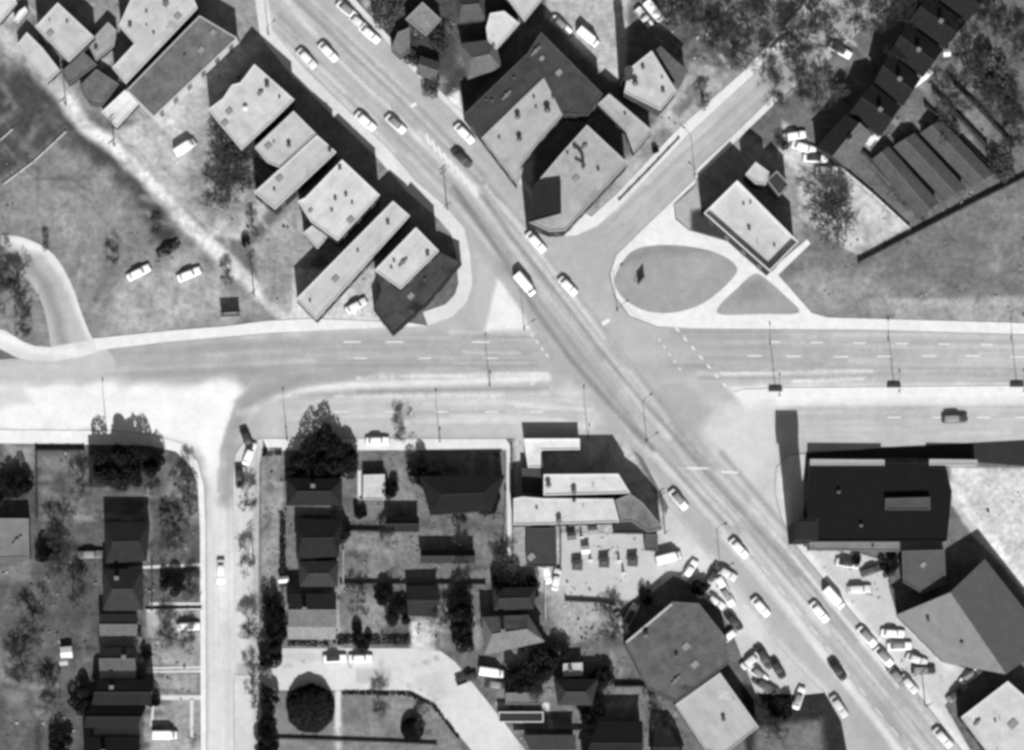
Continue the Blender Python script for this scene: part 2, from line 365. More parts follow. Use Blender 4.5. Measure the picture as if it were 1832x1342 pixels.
RB = [
 ('P', [(-200,600),(880,560),(1000,660),(900,700),(500,700),(430,760),(-200,700)], 0, 20, 188),
 ('P', [(180,618),(860,590),(960,620),(900,668),(560,668),(430,690),(260,672),(150,650)], 0, 26, 176),
 ('P', [(-200,690),(150,682),(330,690),(420,676),(440,700),(420,760),(400,860),(380,860),(350,800),(200,775),(-200,775)], 0, 26, 248),
 ('P', [(-60,700),(40,690),(60,725),(-60,730)], 0, 20, 205, .7), ('P', [(-200,655),(170,640),(210,668),(100,690),(-200,690)], 0, 20, 205, .7),
 ('L', [(398,860),(396,1500)], 26, 14, 228), ('L', [(382,880),(382,1500)], 1.5, 5, 200, .5), ('L', [(408,780),(410,1000),(412,1400)], 3, 6, 205, .7),
 ('L', [(720,668),(560,678),(480,694),(436,730),(414,790),(404,900)], 12, 22, 172, .85), ('L', [(480,720),(440,750),(425,790)], 6, 14, 214, .7),
 ('L', [(430,740),(500,712),(560,696),(640,688),(800,684),(980,676)], 6, 9, 236),
 ('L', [(470,732),(560,720),(700,708),(980,706)], 3, 7, 228, .9), ('L', [(640,662),(820,656),(940,650)], 3, 10, 208, .7),
 ('L', [(470,700),(540,672),(640,662),(880,662)], 5, 16, 166, .6), ('L', [(640,700),(960,696)], 3, 8, 165, .5),
 ('P', [(460,715),(960,710),(1060,700),(1110,780),(470,782)], 0, 14, 198),
 ('L', [(500,738),(900,734),(1040,740)], 2, 7, 215, .6), ('L', [(520,752),(1040,752)], 2, 8, 183, .5),
 ('P', [(960,425),(1100,450),(1100,560),(1200,600),(1300,700),(1380,860),(1250,860),(1060,700),(900,480)], 0, 30, 188),
 ('P', [(1200,592),(1400,590),(1400,640),(1260,640)], 0, 12, 160, .7),
 ('L', [(1220,597),(1832,606)], 3, 12, 158, .6), ('P', [(1190,600),(2100,612),(2100,690),(1290,692)], 0, 16, 184, .8),
 ('L', [(1180,655),(1400,652),(1560,655),(2100,655)], 2, 8, 165, .45), ('L', [(1250,665),(1400,672),(1560,668)], 3, 6, 215, .7),
 ('L', [(1250,633),(1500,636),(2100,634)], 2, 8, 200, .5),
 ('P', [(1300,690),(2100,685),(2100,728),(1330,730)], 0, 16, 236), ('P', [(1380,728),(2100,726),(2100,790),(1420,812)], 0, 10, 194),
 ('L', [(1430,746),(2100,742)], 2, 8, 176, .5),
 ('P', [(1260,740),(1390,700),(1400,860),(1440,960),(1380,960),(1270,850)], 0, 30, 218, .8),
 # the diagonal street
 ('P', [(400,-130),(478,-12),(545,115),(700,265),(830,400),(870,470),(1060,760),(1200,900),(1520,1290),(1600,1500),(1800,1500),(1400,1000),(1180,760),(960,500),(820,300),(640,110),(520,-130)], 0, 10, 180, .7),
 ('L', DC, 4, 6, 228), ('L', [(400,-150),(540,-10),(640,85),(745,180),(860,300),(960,420)], 3, 16, 196),
 ('L', [(500,30),(560,95),(660,190),(760,290),(850,390)], 5, 16, 150, .75), ('L', [(530,0),(620,90),(720,180),(830,290),(900,370)], 4, 12, 150, .75),
 ('L', [(745,240),(800,292),(850,340)], 8, 10, 236, .8), 
 ('L', [(470,0),(500,70),(560,125),(650,215),(705,270)], 4, 8, 218, .8),
 ('L', [(820,345),(870,420),(915,490),(960,560),(1020,640),(1090,720),(1150,790)], 4, 9, 138, .9),
 ('L', [(860,352),(915,425),(960,480),(1010,545),(1075,630),(1150,720),(1230,815),(1320,915)], 3, 7, 140, .85),
 ('L', [(845,350),(900,420),(990,540),(1060,625)], 2.5, 5, 215, .6), ('L', [(890,385),(950,460),(1000,520)], 4, 8, 224, .7),
 ('P', [(845,440),(878,480),(925,590),(860,590),(845,560),(855,500)], 0, 12, 196), ('P', [(890,495),(935,560),(950,590),(868,592)], 0, 8, 240),
 ('P', [(1100,660),(1200,640),(1300,740),(1220,790)], 0, 30, 176, .6), ('L', [(1170,700),(1260,800),(1340,890)], 3, 9, 165, .6),
 ('L', [(1240,810),(1330,910),(1430,1020),(1560,1180),(1700,1350),(1800,1500)], 4, 8, 152, .8),
 ('L', [(1290,810),(1380,915),(1430,975)], 5, 9, 160, .8), ('L', [(1170,765),(1250,860),(1340,960),(1420,1050)], 2.5, 5, 138, .8), ('L', [(1200,770),(1290,870),(1380,975),(1440,1040)], 2, 5, 142, .75), ('L', [(1225,800),(1320,905),(1420,1025)], 2, 4, 214, .6), ('L', [(560,60),(700,190),(800,300)], 1.5, 4, 160, .5), ('L', [(700,110),(800,210),(900,320)], 2, 6, 168, .5), ('L', [(560,140),(650,235),(730,320)], 2, 6, 165, .5), ('L', [(1440,1100),(1560,1240),(1660,1370)], 2, 5, 165, .5),
 ('L', [(1160,800),(1250,905),(1350,1020),(1450,1140),(1550,1265),(1650,1400)], 7, 8, 228, .85),
 ('L', [(1330,960),(1385,1020),(1480,1130)], 8, 9, 238, .5),
 ('L', [(1160,850),(1215,930),(1300,1030),(1390,1150),(1480,1240)], 6, 14, 222, .7),
 ('L', [(1200,905),(1290,1010),(1390,1140)], 2, 6, 180, .6),
 ('L', [(1090,640),(1165,735),(1240,830)], 3, 10, 206, .6),
 ('L', [(1215,838),(1290,840)], 2.5, 4, 230, .7), ('L', [(1240,690),(1330,760),(1330,830)], 10, 26, 212, .6),
 ('L', [(960,560),(1000,620),(1060,680)], 5, 14, 206, .5), ('L', [(1015,700),(1060,750)], 16, 24, 214, .8),
 # side street to the north-east
 ('P', [(1105,455),(1165,395),(1400,170),(1740,-130),(1600,-130),(1345,135),(1115,362),(1040,420)], 0, 8, 186, .8),
 ('L', [(1250,300),(1340,215),(1400,165)], 3, 8, 165, .5), ('L', [(1120,385),(1240,270),(1345,170)], 3, 10, 198, .5),
 ('P', [(1330,150),(1480,20),(1560,20),(1400,170)], 0, 30, 155, .6),
]
_r.seed(4)
def streaks(line, half, n, lo, hi, wt=(.25, .6), skew=0.):
    for _ in range(n):
        o = _r.uniform(-half, half); i = _r.randrange(len(line)-1); t0 = _r.random()*.6; t1 = t0+_r.uniform(.25, .9); q = []
        pts = line[i:i+2+(_r.random() < .6)]
        for k, (x, y) in enumerate(pts):
            a = line[max(0, i+k-1)]; c = line[min(len(line)-1, i+k+1)]; dx, dy = c[0]-a[0], c[1]-a[1]; L = math.hypot(dx, dy); q.append((x-dy/L*o, y+dx/L*o))
        p, r = q[0], q[1]; q[0] = (p[0]+(r[0]-p[0])*t0, p[1]+(r[1]-p[1])*t0)
        if len(q) == 2: q[1] = (p[0]+(r[0]-p[0])*min(1, t1), p[1]+(r[1]-p[1])*min(1, t1))
        RB.append(('L', q, _r.uniform(.4, 3), _r.uniform(3, 9), _r.uniform(lo, hi), _r.uniform(*wt)))
DG = [(430,-60),(560,60),(700,195),(840,340),(930,450),(1060,620),(1190,790),(1320,930),(1450,1090),(1580,1250),(1700,1400)]
streaks(DG, 42, 80, 136, 172, (.3, .7)); streaks(DG, 42, 85, 212, 246, (.3, .7))
streaks([(60,655),(330,645),(560,632),(760,628),(960,632)], 34, 40, 148, 175); streaks([(60,655),(330,645),(560,632),(760,628),(960,632)], 40, 26, 205, 235)
streaks([(460,735),(700,728),(900,726),(1060,740)], 34, 26, 160, 182); streaks([(460,735),(700,728),(900,726),(1060,740)], 40, 30, 212, 240)
streaks([(1190,640),(1400,640),(1620,642),(1900,646)], 38, 46, 150, 176); streaks([(1190,640),(1400,640),(1620,642),(1900,646)], 42, 36, 206, 236)
streaks([(1400,756),(1620,754),(1900,750)], 28, 20, 168, 184); streaks([(1400,756),(1620,754),(1900,750)], 32, 22, 206, 232)
streaks([(1080,430),(1230,285),(1390,140),(1500,40)], 28, 24, 150, 172); streaks([(1080,430),(1230,285),(1390,140),(1500,40)], 30, 18, 200, 225)
streaks([(394,860),(394,1080),(394,1340)], 22, 16, 196, 212, (.3, .7)); streaks([(394,860),(394,1080),(394,1340)], 22, 12, 235, 245)
streaks([(560,660),(480,684),(432,725),(408,800),(400,880)], 18, 16, 160, 180, (.4, .8))
for p, q in (((1200,656),(1830,662)), ((560,655),(960,655)), ((640,700),(980,694)), ((1250,676),(1560,674))): RB.append(('L', [p, q], 2.5, 5, 152, .6))
for p, q in (((1290,668),(1560,664)), ((640,676),(980,668)), ((600,708),(900,707)), ((1420,682),(1545,678))): RB.append(('L', [p, q], 2, 4, 242, .9))
RB += [('L', [(812,335),(870,418),(918,490),(960,556),(1020,640),(1090,722),(1170,805)], 4.5, 8, 130, .8), ('L', [(866,352),(918,425),(962,480),(1012,545),(1077,630),(1150,718),(1235,812),(1330,918),(1430,1030)], 3.5, 7, 136, .75),
 ('L', [(900,470),(960,545),(1040,640),(1120,740)], 14, 22, 158, .45), ('L', [(240,668),(420,662),(560,674),(480,696),(436,730),(414,790),(402,890)], 10, 22, 160, .6), ('L', [(420,640),(640,622),(860,618)], 10, 24, 166, .4)]
patch('road', ROAD, .012, M_ASPH, 186, RB, step=4.6)
# curved loop drive at the left
patch('road', smooth([(-120,424),(0,421),(50,428),(96,456),(126,505),(146,560),(166,606),(196,630),(205,660),(150,672),(110,655),(92,622),(86,585),(74,540),(48,500),(14,480),(-120,474)], 4), .018, M_ASPH, 192,
  [('L', [(-60,431),(30,430),(85,450),(122,500),(147,560),(170,612)], 9, 14, 236), ('L', [(-40,462),(30,460),(72,492),(98,550),(112,610),(125,650)], 9, 20, 152, .9), ('L', [(-20,472),(35,482),(62,520),(82,590)], 3, 8, 175, .8), ('P', [(100,640),(180,612),(240,680),(90,690)], 0, 24, 200)])
patch('road', [(-200,582),(-20,584),(10,592),(40,611),(62,619),(90,621),(130,614),(176,606),(176,629),(140,640),(100,646),(60,646),(30,640),(0,624),(-30,612),(-200,606)], .024, M_ASPH, 222, [('L', [(-40,588),(0,600),(60,628),(160,632)], 5, 12, 242)])
# cul-de-sac in the lower middle
patch('road', [(455,1206),(472,1196),(505,1160),(735,1160),(790,1166),(815,1185),(850,1228),(900,1290),(960,1370),(1040,1500),(920,1500),(850,1350),(800,1290),(778,1258),(735,1235),(490,1235),(470,1222)], .018, M_PAVE, 222,
  [('L', [(478,1195),(520,1193),(555,1180),(600,1184),(640,1196),(730,1196),(785,1176)], 1, 3, 150, .8), ('L', [(480,1222),(720,1222),(760,1236),(790,1262)], 1, 3, 160, .7),
   ('P', [(635,1197),(700,1197),(700,1222),(640,1222)], 0, 8, 195), ('P', [(740,1215),(790,1200),(800,1250),(770,1245)], 0, 16, 205), ('P', [(500,1165),(590,1165),(590,1180),(510,1185)], 0, 8, 200, .5),
   ('L', [(680,1170),(690,1235)], 1, 2, 180, .6)])

# raised pavements (kerb step is real)
PZ = .13
def pave(pts, v=234, br=(), z=PZ, name='pavement'): return patch(name, pts, z, M_PAVE, v, list(br), step=9, thick=.12)
pave(strip([(370,-130),(478,-12),(488,55),(540,118),(630,205),(690,262),(745,325),(800,372),(830,408),(841,455),(845,510),(835,540),(810,566),(765,582)], 0, 25), 226, [('L', [(690,270),(700,300)], 10, 12, 238)])
pave([(765,583),(735,578),(560,570),(480,574),(400,584),(300,592),(165,606),(175,627),(300,612),(470,597),(560,591)], 240)
pave(strip([(520,-130),(600,-30),(640,18),(690,72),(745,133),(815,203),(870,262),(945,345),(958,395)], 9, 0), 226)
pave([(958,396),(990,423),(1030,421),(1070,403),(1115,363),(1225,246),(1345,136),(1450,21),(1438,10),(1330,128),(1212,232),(1100,350),(1058,388),(1045,380),(1012,412),(975,408)], 234)
pave([(1246,319),(1321,248),(1391,181),(1384,172),(1314,240),(1240,308)], 232)
PL = [(1245,319),(1165,396),(1103,456),(1092,490),(1100,529),(1126,565),(1176,584),(1240,588),(1550,590),(1832,598),(2100,605),(2100,590),(1832,578),(1480,568),(1452,560),(1392,492),(1450,436),(1444,428),(1380,482),(1308,434),(1232,412),(1208,392),(1205,365),(1243,328)]
pave(PL, 240, [('L', [(1110,540),(1150,580)], 8, 14, 225)])
pave([(470,785),(905,785),(915,800),(915,1040),(908,1040),(906,805),(480,806)], 232, [('L', [(470,795),(905,795)], 4, 6, 242)])
pave([(-200,769),(0,769),(200,771),(270,777),(325,793),(354,826),(365,870),(368,950),(369,1500),(360,1500),(358,950),(354,870),(340,832),(315,808),(265,797),(0,793),(-200,793)], 242)
pave([(417,1188),(417,850),(421,813),(436,791),(470,785),(470,800),(464,830),(462,1060),(464,1187)], 214, [('L', [(460,800),(455,1180)], 5, 12, 170, .7), ('L', [(430,800),(432,1180)], 5, 8, 225, .7)])
pave([(419,1207),(468,1210),(470,1500),(419,1500)], 216, [('L', [(460,1210),(462,1500)], 6, 12, 175, .7)])
# medians of the boulevard
pave([(1312,702),(1330,697),(1400,694),(2100,688),(2100,704),(1400,712),(1330,712)], 244, z=.15, name='median_strip')
# forecourts beside the diagonal street
pave([(1196,906),(1261,986),(1341,1086),(1411,1176),(1475,1239),(1438,1243),(1352,1240),(1338,1205),(1306,1120),(1262,1058),(1205,1030),(1165,1062),(1135,1072),(1015,1072),(1003,1020),(1003,952),(1150,956),(1186,938)], 206,
  [('P', [(1000,960),(1150,960),(1170,1060),(1010,1070)], 0, 16, 204), ('P', [(1180,950),(1300,1100),(1380,1180),(1360,1100),(1250,980)], 0, 20, 224, .8), ('P', [(1345,1190),(1390,1180),(1440,1235),(1360,1235)], 0, 12, 205, .7), ('L', [(1386,1100),(1398,1130),(1404,1165),(1396,1190)], 1, 3, 110, .8)], z=.12, name='forecourt')
pave([(1389,836),(1386,880),(1399,929),(1426,979),(1471,1032),(1531,1102),(1621,1214),(1723,1344),(1830,1500),(1860,1500),(1735,1340),(1690,1262),(1736,1200),(1690,1182),(1605,1102),(1590,1050),(1586,1005),(1520,985),(1437,978),(1440,812),(1411,815)], 208,
  [('L', [(1400,850),(1410,930),(1440,985),(1500,1060),(1640,1230),(1740,1360)], 6, 7, 238), ('P', [(1500,990),(1580,1000),(1590,1090),(1640,1170),(1640,1220),(1500,1040)], 0, 16, 208, .8), ('L', [(1622,1110),(1700,1195)], 7, 8, 240), ('L', [(1410,850),(1420,960)], 3, 8, 205, .5)], z=.12, name='forecourt')
# mown lawns inside the paths
patch('lawn', smooth([(1103,487),(1128,452),(1165,440),(1222,440),(1280,452),(1317,476),(1309,500),(1258,543),(1200,560),(1150,555),(1113,532),(1100,508)], 4), .155, M_GRASS, 166,
   [('L', [(1110,470),(1170,446),(1260,450)], 8, 16, 150), ('P', [(1190,470),(1270,470),(1230,530)], 0, 40, 176)])
patch('lawn', smooth([(1350,490),(1318,517),(1286,548),(1290,563),(1360,562),(1430,560),(1405,530),(1375,503)], 3), .155, M_GRASS, 168, [('P', [(1330,505),(1365,500),(1380,530),(1320,540)], 0, 20, 146)])
patch('lawn', [(1246,332),(1262,380),(1295,426),(1232,410),(1210,390),(1207,366)], .16, M_GRASS, 182, [('P', [(1236,378),(1262,372),(1320,440),(1238,416)], 0, 5, 66)])
for pl in ([(268,1078),(360,1078),(360,1083),(268,1083)], [(262,1194),(360,1192),(360,1196),(262,1198)], [(262,1200),(360,1199),(360,1203),(262,1204)], [(275,1244),(360,1244),(360,1252),(276,1252),(274,1300),(268,1300)],
           [(230,1014),(360,1008),(360,1013),(230,1019)], [(340,1250),(346,1250),(346,1320),(340,1320)]):
    patch('path', pl, .03, M_PAVE, 226)
patch('path', [(640,842),(646,842),(646,902),(640,902)], .03, M_PAVE, 230)
patch('path', [(600,1236),(609,1236),(609,1300),(600,1300)], .034, M_PAVE, 226)

patch('dark_strip', [(1442,811),(1530,805),(1600,799),(1720,793),(1832,787),(2100,776),(2100,836),(1832,834),(1755,828),(1692,821),(1600,819),(1442,820)], .03, M_GRASS, 54)  # flat, evenly dark strip along the northern side of the warehouse
# painted lines
def markings():
    m = MB(); z = .018
    def bar(x, y, L, wd, a):
        c, s = math.cos(a), math.sin(a); P = []
        for u, v in ((-L/2, -wd/2), (L/2, -wd/2), (L/2, wd/2), (-L/2, wd/2)):
            P.append((*W(x+u*c-v*s, y+u*s+v*c), z))
        m.add(P, [(3, 2, 1, 0)])
    for x in (630, 706, 860): bar(x, 612, 32, 2.4, 0)
    for x in (645, 760, 880): bar(x, 641, 22, 2, 0)
    for x in range(1385, 2000, 76): bar(x, 612+(x-1385)*.012, 22, 2.2, 0)
    for x in (1350, 1420, 1505, 1582, 1662, 1740, 1820): bar(x, 637+(x%3)*.7, 26, 2.4, .0)
    for x in (610, 700, 790, 880, 960): bar(x, 737, 24, 2.2, 0)
    for x in (1600, 1680, 1760, 1830): bar(x, 747, 24, 2.4, 0)
    for i in range(7): bar(1212+i*14, 590+i*16.5, 9, 3.2, .85)
    for i in range(5): bar(1180+i*9, 608+i*13, 5, 2.6, .85)
    for i in range(9): bar(766+i*10.5, 250+i*11.5, 22, 4.5, 1.25)
    for i in range(4): bar(952+i*9, 600+i*12, 8, 2.4, 1.0)
    bar(1084, 576, 16, 7, -.6); bar(740, 188, 12, 7, -.5); bar(1305, 845, 30, 3.5, .03); bar(1248, 838, 34, 3, 0)
    for y in range(0, 7): bar(970-y*3, 668+y*3.2, 7, 2.2, .4)
    for k in range(12): bar(1340+k*29, 985+k*36, 20, 1.8, .89)
    tag(m.build('road_marking', solid(242, .1, 1.5)), kind='structure')
markings()
# ---------------------------------------------------------------- buildings
G_GLASS = gloss(.03, 'window_glass', .1); M_FRAME = solid(112, .05, 1, kind='frame'); M_DARKW = solid(60, .1, 1, kind='door_paint')
def area(P): return sum(P[i][0]*P[(i+1) % len(P)][1]-P[(i+1) % len(P)][0]*P[i][1] for i in range(len(P)))/2
def ccw(P): return P if area(P) > 0 else P[::-1]
def inset(P, dd):
    n = len(P); out = []
    for i in range(n):
        a, b, c = Vector(P[i-1]), Vector(P[i]), Vector(P[(i+1) % n]); e1 = (b-a).normalized(); e2 = (c-b).normalized()
        n1 = Vector((-e1.y, e1.x)); n2 = Vector((-e2.y, e2.x)); q = n1+n2; k = max(.35, q.dot(n1)) if q.length > 1e-4 else 1
        out.append(tuple(b+q*(dd/k)))
    return out
def face_tri(m, P, z, mi=0):
    r = delaunay_2d_cdt([Vector(p[:2]) for p in P], [], [list(range(len(P)))], 1, 1e-5)
    V = [(v.x, v.y, z) for v in r[0]]; F = []
    for f in r[2]:
        a, b, c = [V[i] for i in f]; F.append(tuple(f) if (b[0]-a[0])*(c[1]-a[1])-(b[1]-a[1])*(c[0]-a[0]) > 0 else tuple(f)[::-1])
    m.add(V, F, mi)
def skirt(m, P, z0, z1, mi=0, flip=False):
    n = len(P); F = [(i, (i+1) % n, n+(i+1) % n, n+i) for i in range(n)]
    if flip: F = [f[::-1] for f in F]
    m.add([(*p, z0) for p in P]+[(*p, z1) for p in P], F, mi)
def ring(m, Po, Pi, z, mi=0):
    n = len(Po); m.add([(*p, z) for p in Po]+[(*p, z) for p in Pi], [(i, (i+1) % n, n+(i+1) % n, n+i) for i in range(n)], mi)
def win_mesh():
    m = MB(); m.box((0, 0, 0), (1.3, .10, 1.6), 0, 0); m.box((0, -.03, 0), (1.06, .10, 1.36), 0, 1); m.box((0, -.08, -.84), (1.5, .2, .08), 0, 0)
    o = m.build('window', [M_FRAME, G_GLASS]); me = o.data; bpy.data.objects.remove(o); return me
WIN = win_mesh()
def openings(root, P, h, o, dens=4.4, cap=12):
    n = len(P); cnt = 0; E = []
    for i in range(n):
        a, b = Vector(P[i]), Vector(P[(i+1) % n]); L = (b-a).length
        nrm = Vector(((b-a).y, -(b-a).x)).normalized()
        if L > 3.5: E.append((nrm.y, a, b, L, nrm))
    E.sort(key=lambda e: e[0])    # the walls the air photo can look at come first
    st = max(1, int(h/3.3)); first = True
    for _, a, b, L, nrm in E:
        k = max(1, int(L/dens)); rz = math.atan2((b-a).y, (b-a).x)
        for s in range(st):
            for j in range(k):
                p = a+(b-a)*((j+.5)/k); z = min(h-1.1, 1.75+s*3.2)
                if first:
                    mm = MB(); mm.box((0, 0, 0), (1.1, .12, 2.1), 0, 0); mm.box((.4, -.08, 0), (.08, .06, .12), 0, 1)
                    dr = mm.build('door', [M_DARKW, M_FRAME], root); dr.location = (*(p+nrm*.03-Vector(o)), 1.06); dr.rotation_euler = (0, 0, rz); first = False; continue
                if cnt >= cap: return
                wo = bpy.data.objects.new('window', WIN); link(wo, root); wo.location = (*(p+nrm*.03-Vector(o)), z); wo.rotation_euler = (0, 0, rz); cnt += 1
rs = (14, 22, 30, -8, 10)
def roof_bits(root, o, h, bits, v):
    for b in bits:
        k, px, py = b[0], b[1], b[2]; x, y = W(px, py, h); x -= o[0]; y -= o[1]; s = b[3] if len(b) > 3 else 1.
        m = MB()
        if k == 'vent':
            m.tube((x, y, h-.6), (x, y, h+.5*s), .16*s, n=8); m.tube((x, y, h+.5*s), (x, y, h+.75*s), .34*s, .1*s, n=8); m.build('roof_vent', solid(105, .1, 1, kind='metal'), root)
        elif k == 'white_vent':
            m.tube((x, y, h-.6), (x, y, h+.7), .5*s, n=10); m.tube((x, y, h+.7), (x, y, h+1.), .65*s, .2*s, n=10); m.build('roof_vent', solid(245, .05, 1, kind='metal'), root)
        elif k == 'chimney':
            m.box((x, y, h+.2*s), (.9*s, .7*s, 2.2*s), .8); m.box((x, y, h+1.3*s+.06), (1.1*s, .9*s, .14), .8)
            m.build('chimney', solid(120, .2, 2, kind='brick'), root)
        elif k == 'hatch':
            m.box((x, y, h-.2), (1.5*s, 1.2*s, .8), .78); m.box((x, y, h+.23), (1.6*s, 1.3*s, .07), .78); m.build('roof_hatch', solid(150, .1, 1, kind='metal'), root)
        elif k == 'pipe':
            m.tube((x, y, h-.2), (x, y, h+.9*s), .09, n=6); m.build('roof_pipe', solid(90, .1, 1, kind='metal'), root)
        elif k == 'duct':
            m.box((x, y, h+.25), (2.6*s, .5, .5), .8); m.box((x, y, h+.3), (.8, .8, .7), .8); m.build('roof_duct', solid(135, .1, 1, kind='metal'), root)
        elif k == 'puddle':
            n = 14; m.add([(x+math.cos(i*.449)*(1.1+.5*math.sin(i*1.7+px))*s*1.3, y+math.sin(i*.449)*(.9+.3*math.sin(i*2.3+py))*s*1.2, h+.015) for i in range(n)], [tuple(range(n))]); m.build('roof_patch', solid(max(30, v-rs[int(px) % 5]), .2, .8, kind='tar'), root)
        elif k == 'skylight':
            m.box((x, y, h-.15), (2.4*s, 1.5*s, .7), .78, 0); m.box((x, y, h+.24), (2.2*s, 1.3*s, .12), .78, 1); m.build('skylight', [solid(120, .1, 1, kind='metal'), G_GLASS], root)
def flat_building(label, cat, pts, h, v, wall=95, lip=None, parapet=.22, bits=(), kind='roofing', group=None, z0=0., name=None, wins=12, amp=.12):
    P = ccw([W(x, y, h) for x, y in pts]); ox = sum(p[0] for p in P)/len(P); oy = sum(p[1] for p in P)/len(P); o = (ox, oy)
    r = empty(name or 'flat_roofed_building', (ox, oy, 0), label=label, cat=cat, group=group)
    L = [(p[0]-ox, p[1]-oy) for p in P]; e = max(range(len(L)), key=lambda i: math.dist(L[i], L[(i+1) % len(L)]))
    a, b = L[e], L[(e+1) % len(L)]; ang = math.atan2(b[1]-a[1], b[0]-a[0]); lip = lip if lip is not None else min(235, v+7)
    m = MB(); skirt(m, L, z0, h-.3); m.build('wall', solid(wall, .15, .6, kind='masonry'), r)
    I = inset(L, .2); O = inset(L, -.05); m = MB()
    skirt(m, O, h-.3, h); ring(m, O, I, h); skirt(m, I, h-.05-parapet, h, flip=True); ring(m, L, O, h-.3)
    m.build('parapet', solid(lip, .08, 1.2, kind='coping'), r)
    m = MB(); face_tri(m, inset(L, .18), h-parapet); m.build('roof', solid(v, amp, .35, kind=kind, ang=ang), r)
    if wins and h > 2.6: openings(r, P, h, o, cap=wins)
    A = abs(area(P)); rr = random.Random(len(label)*7+int(A)); bits = list(bits); px0 = [p[0] for p in pts]; py0 = [p[1] for p in pts]
    if wins and A > 60 and v > 60:
        k = 0
        for _ in range(60):
            X, Y = rr.uniform(min(px0), max(px0)), rr.uniform(min(py0), max(py0)); arr = (np.array([X]), np.array([Y]))
            if inside(*arr, list(pts))[0] and dline(*arr, list(pts)+[pts[0]])[0] > 7: bits.append((rr.choice(['vent', 'vent', 'pipe', 'hatch', 'duct', 'puddle', 'puddle']), X, Y, rr.uniform(.6, 1.2))); k += 1
            if k > min(4, A/110): break
    roof_bits(r, o, h-parapet, bits, v); return r
def house(label, quad, he, hr, v, v2=None, wall=150, hip=.0, chim=None, cat='house', porch=None, name='gabled_house', group=None, kind='shingle', wins=8, ov=.35):
    """quad = eave corners seen on the map, ridge runs along quad[0]->quad[1] direction"""
    E = [W(x, y, he) for x, y in quad]
    if area(E) < 0: E = [E[1], E[0], E[3], E[2]]
    ox = sum(p[0] for p in E)/4; oy = sum(p[1] for p in E)/4; V = [Vector((p[0]-ox, p[1]-oy)) for p in E]
    r = empty(name, (ox, oy, 0), label=label, cat=cat, group=group)
    Iw = inset([tuple(q) for q in V], ov); m = MB(); skirt(m, Iw, 0, he)
    r0 = (V[3]+V[0])/2; r1 = (V[1]+V[2])/2; dr = (r1-r0); r0 = r0+dr*hip*.5; r1 = r1-dr*hip*.5
    if hip == 0:                 # gable triangles belong to the wall
        w0 = (Vector(Iw[3])+Vector(Iw[0]))/2; w1 = (Vector(Iw[1])+Vector(Iw[2]))/2
        m.add([(*Iw[3], he), (*Iw[0], he), (*w0, hr-.08)], [(0, 1, 2)]); m.add([(*Iw[1], he), (*Iw[2], he), (*w1, hr-.08)], [(0, 1, 2)])
    m.build('wall', solid(wall, .1, .6, kind='siding'), r)
    ang = math.atan2(dr.y, dr.x); q = lambda p, z: (p[0], p[1], z)
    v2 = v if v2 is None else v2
    if v2 < 92: v2 *= .74; v *= .9  # sun-facing slope's colour darkened further to offset the extra sun it catches
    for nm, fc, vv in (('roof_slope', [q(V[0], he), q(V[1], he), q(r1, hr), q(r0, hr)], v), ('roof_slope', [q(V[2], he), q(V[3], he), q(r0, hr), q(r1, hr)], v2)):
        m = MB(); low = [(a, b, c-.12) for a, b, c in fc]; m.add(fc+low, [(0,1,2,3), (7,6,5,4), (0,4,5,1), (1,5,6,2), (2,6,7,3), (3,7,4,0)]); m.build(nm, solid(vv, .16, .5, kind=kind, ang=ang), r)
    if hip > 0:
        for fc in ([q(V[3], he), q(V[0], he), q(r0, hr)], [q(V[1], he), q(V[2], he), q(r1, hr)]):
            m = MB(); low = [(a, b, c-.12) for a, b, c in fc]; m.add(fc+low, [(0,1,2), (5,4,3), (0,3,4,1), (1,4,5,2), (2,5,3,0)]); m.build('roof_slope', solid((v+v2)/2, .16, .5, kind=kind, ang=ang), r)
    m = MB(); m.tube(q(r0, hr+.02), q(r1, hr+.02), .09, n=6); m.build('ridge', solid(min(235, max(v, v2)+25), .1, 1, kind='coping'), r)
    openings(r, [(p[0]+ox, p[1]+oy) for p in Iw], he, (ox, oy), cap=wins)
    if chim:
        x, y = W(*chim, hr); x -= ox; y -= oy; m = MB(); m.box((x, y, hr-.2), (.9, .7, 2.6), ang); m.box((x, y, hr+1.15), (1.1, .9, .14), ang); m.build('chimney', solid(130, .2, 2, kind='brick'), r)
    if porch:
        pp, hp, vp = porch; Q = ccw([(x-ox, y-oy) for x, y in [W(a, b, hp) for a, b in pp]]); m = MB()
        face_tri(m, Q, hp); skirt(m, Q, hp-.2, hp); m.build('porch_roof', solid(vp, .12, .6, kind=kind, ang=ang), r)
        for p in inset(Q, .25):
            m = MB(); m.box((p[0], p[1], (hp-.2)/2), (.14, .14, hp-.2)); m.build('porch_post', M_FRAME, r)
    return r
FB = flat_building
# --- block at the upper left
FB('light rectangular flat roof in the upper left corner, shadow along its northern side', 'building', [(103,5),(168,66),(123,110),(63,48)], 7, 205, 70, lip=222, bits=[('vent',120,40),('hatch',90,60)], amp=.16)
FB('low pale stepped shed roof at the far left beside the rear lane', 'shed', [(48,58),(76,86),(107,126),(84,148),(56,118),(30,80)], 3.2, 208, 90, name='shed', wins=3)
FB('large pale L-shaped flat roof at the top edge, left of the dark stained roof', 'building', [(247,-30),(330,-40),(353,14),(225,149),(201,121),(241,78),(213,46)], 6.5, 206, 80, lip=228, bits=[('chimney',297,9,1.3),('vent',233,47,1.6),('vent',262,22),('vent',275,60),('hatch',318,30)], amp=.14)
FB('long dark grey stained flat roof beside the parking yard with pale edge line', 'building', [(227,161),(357,28),(424,68),(275,209)], 7, 118, 210, lip=200, bits=[('vent',330,100),('hatch',360,90)], amp=.3)
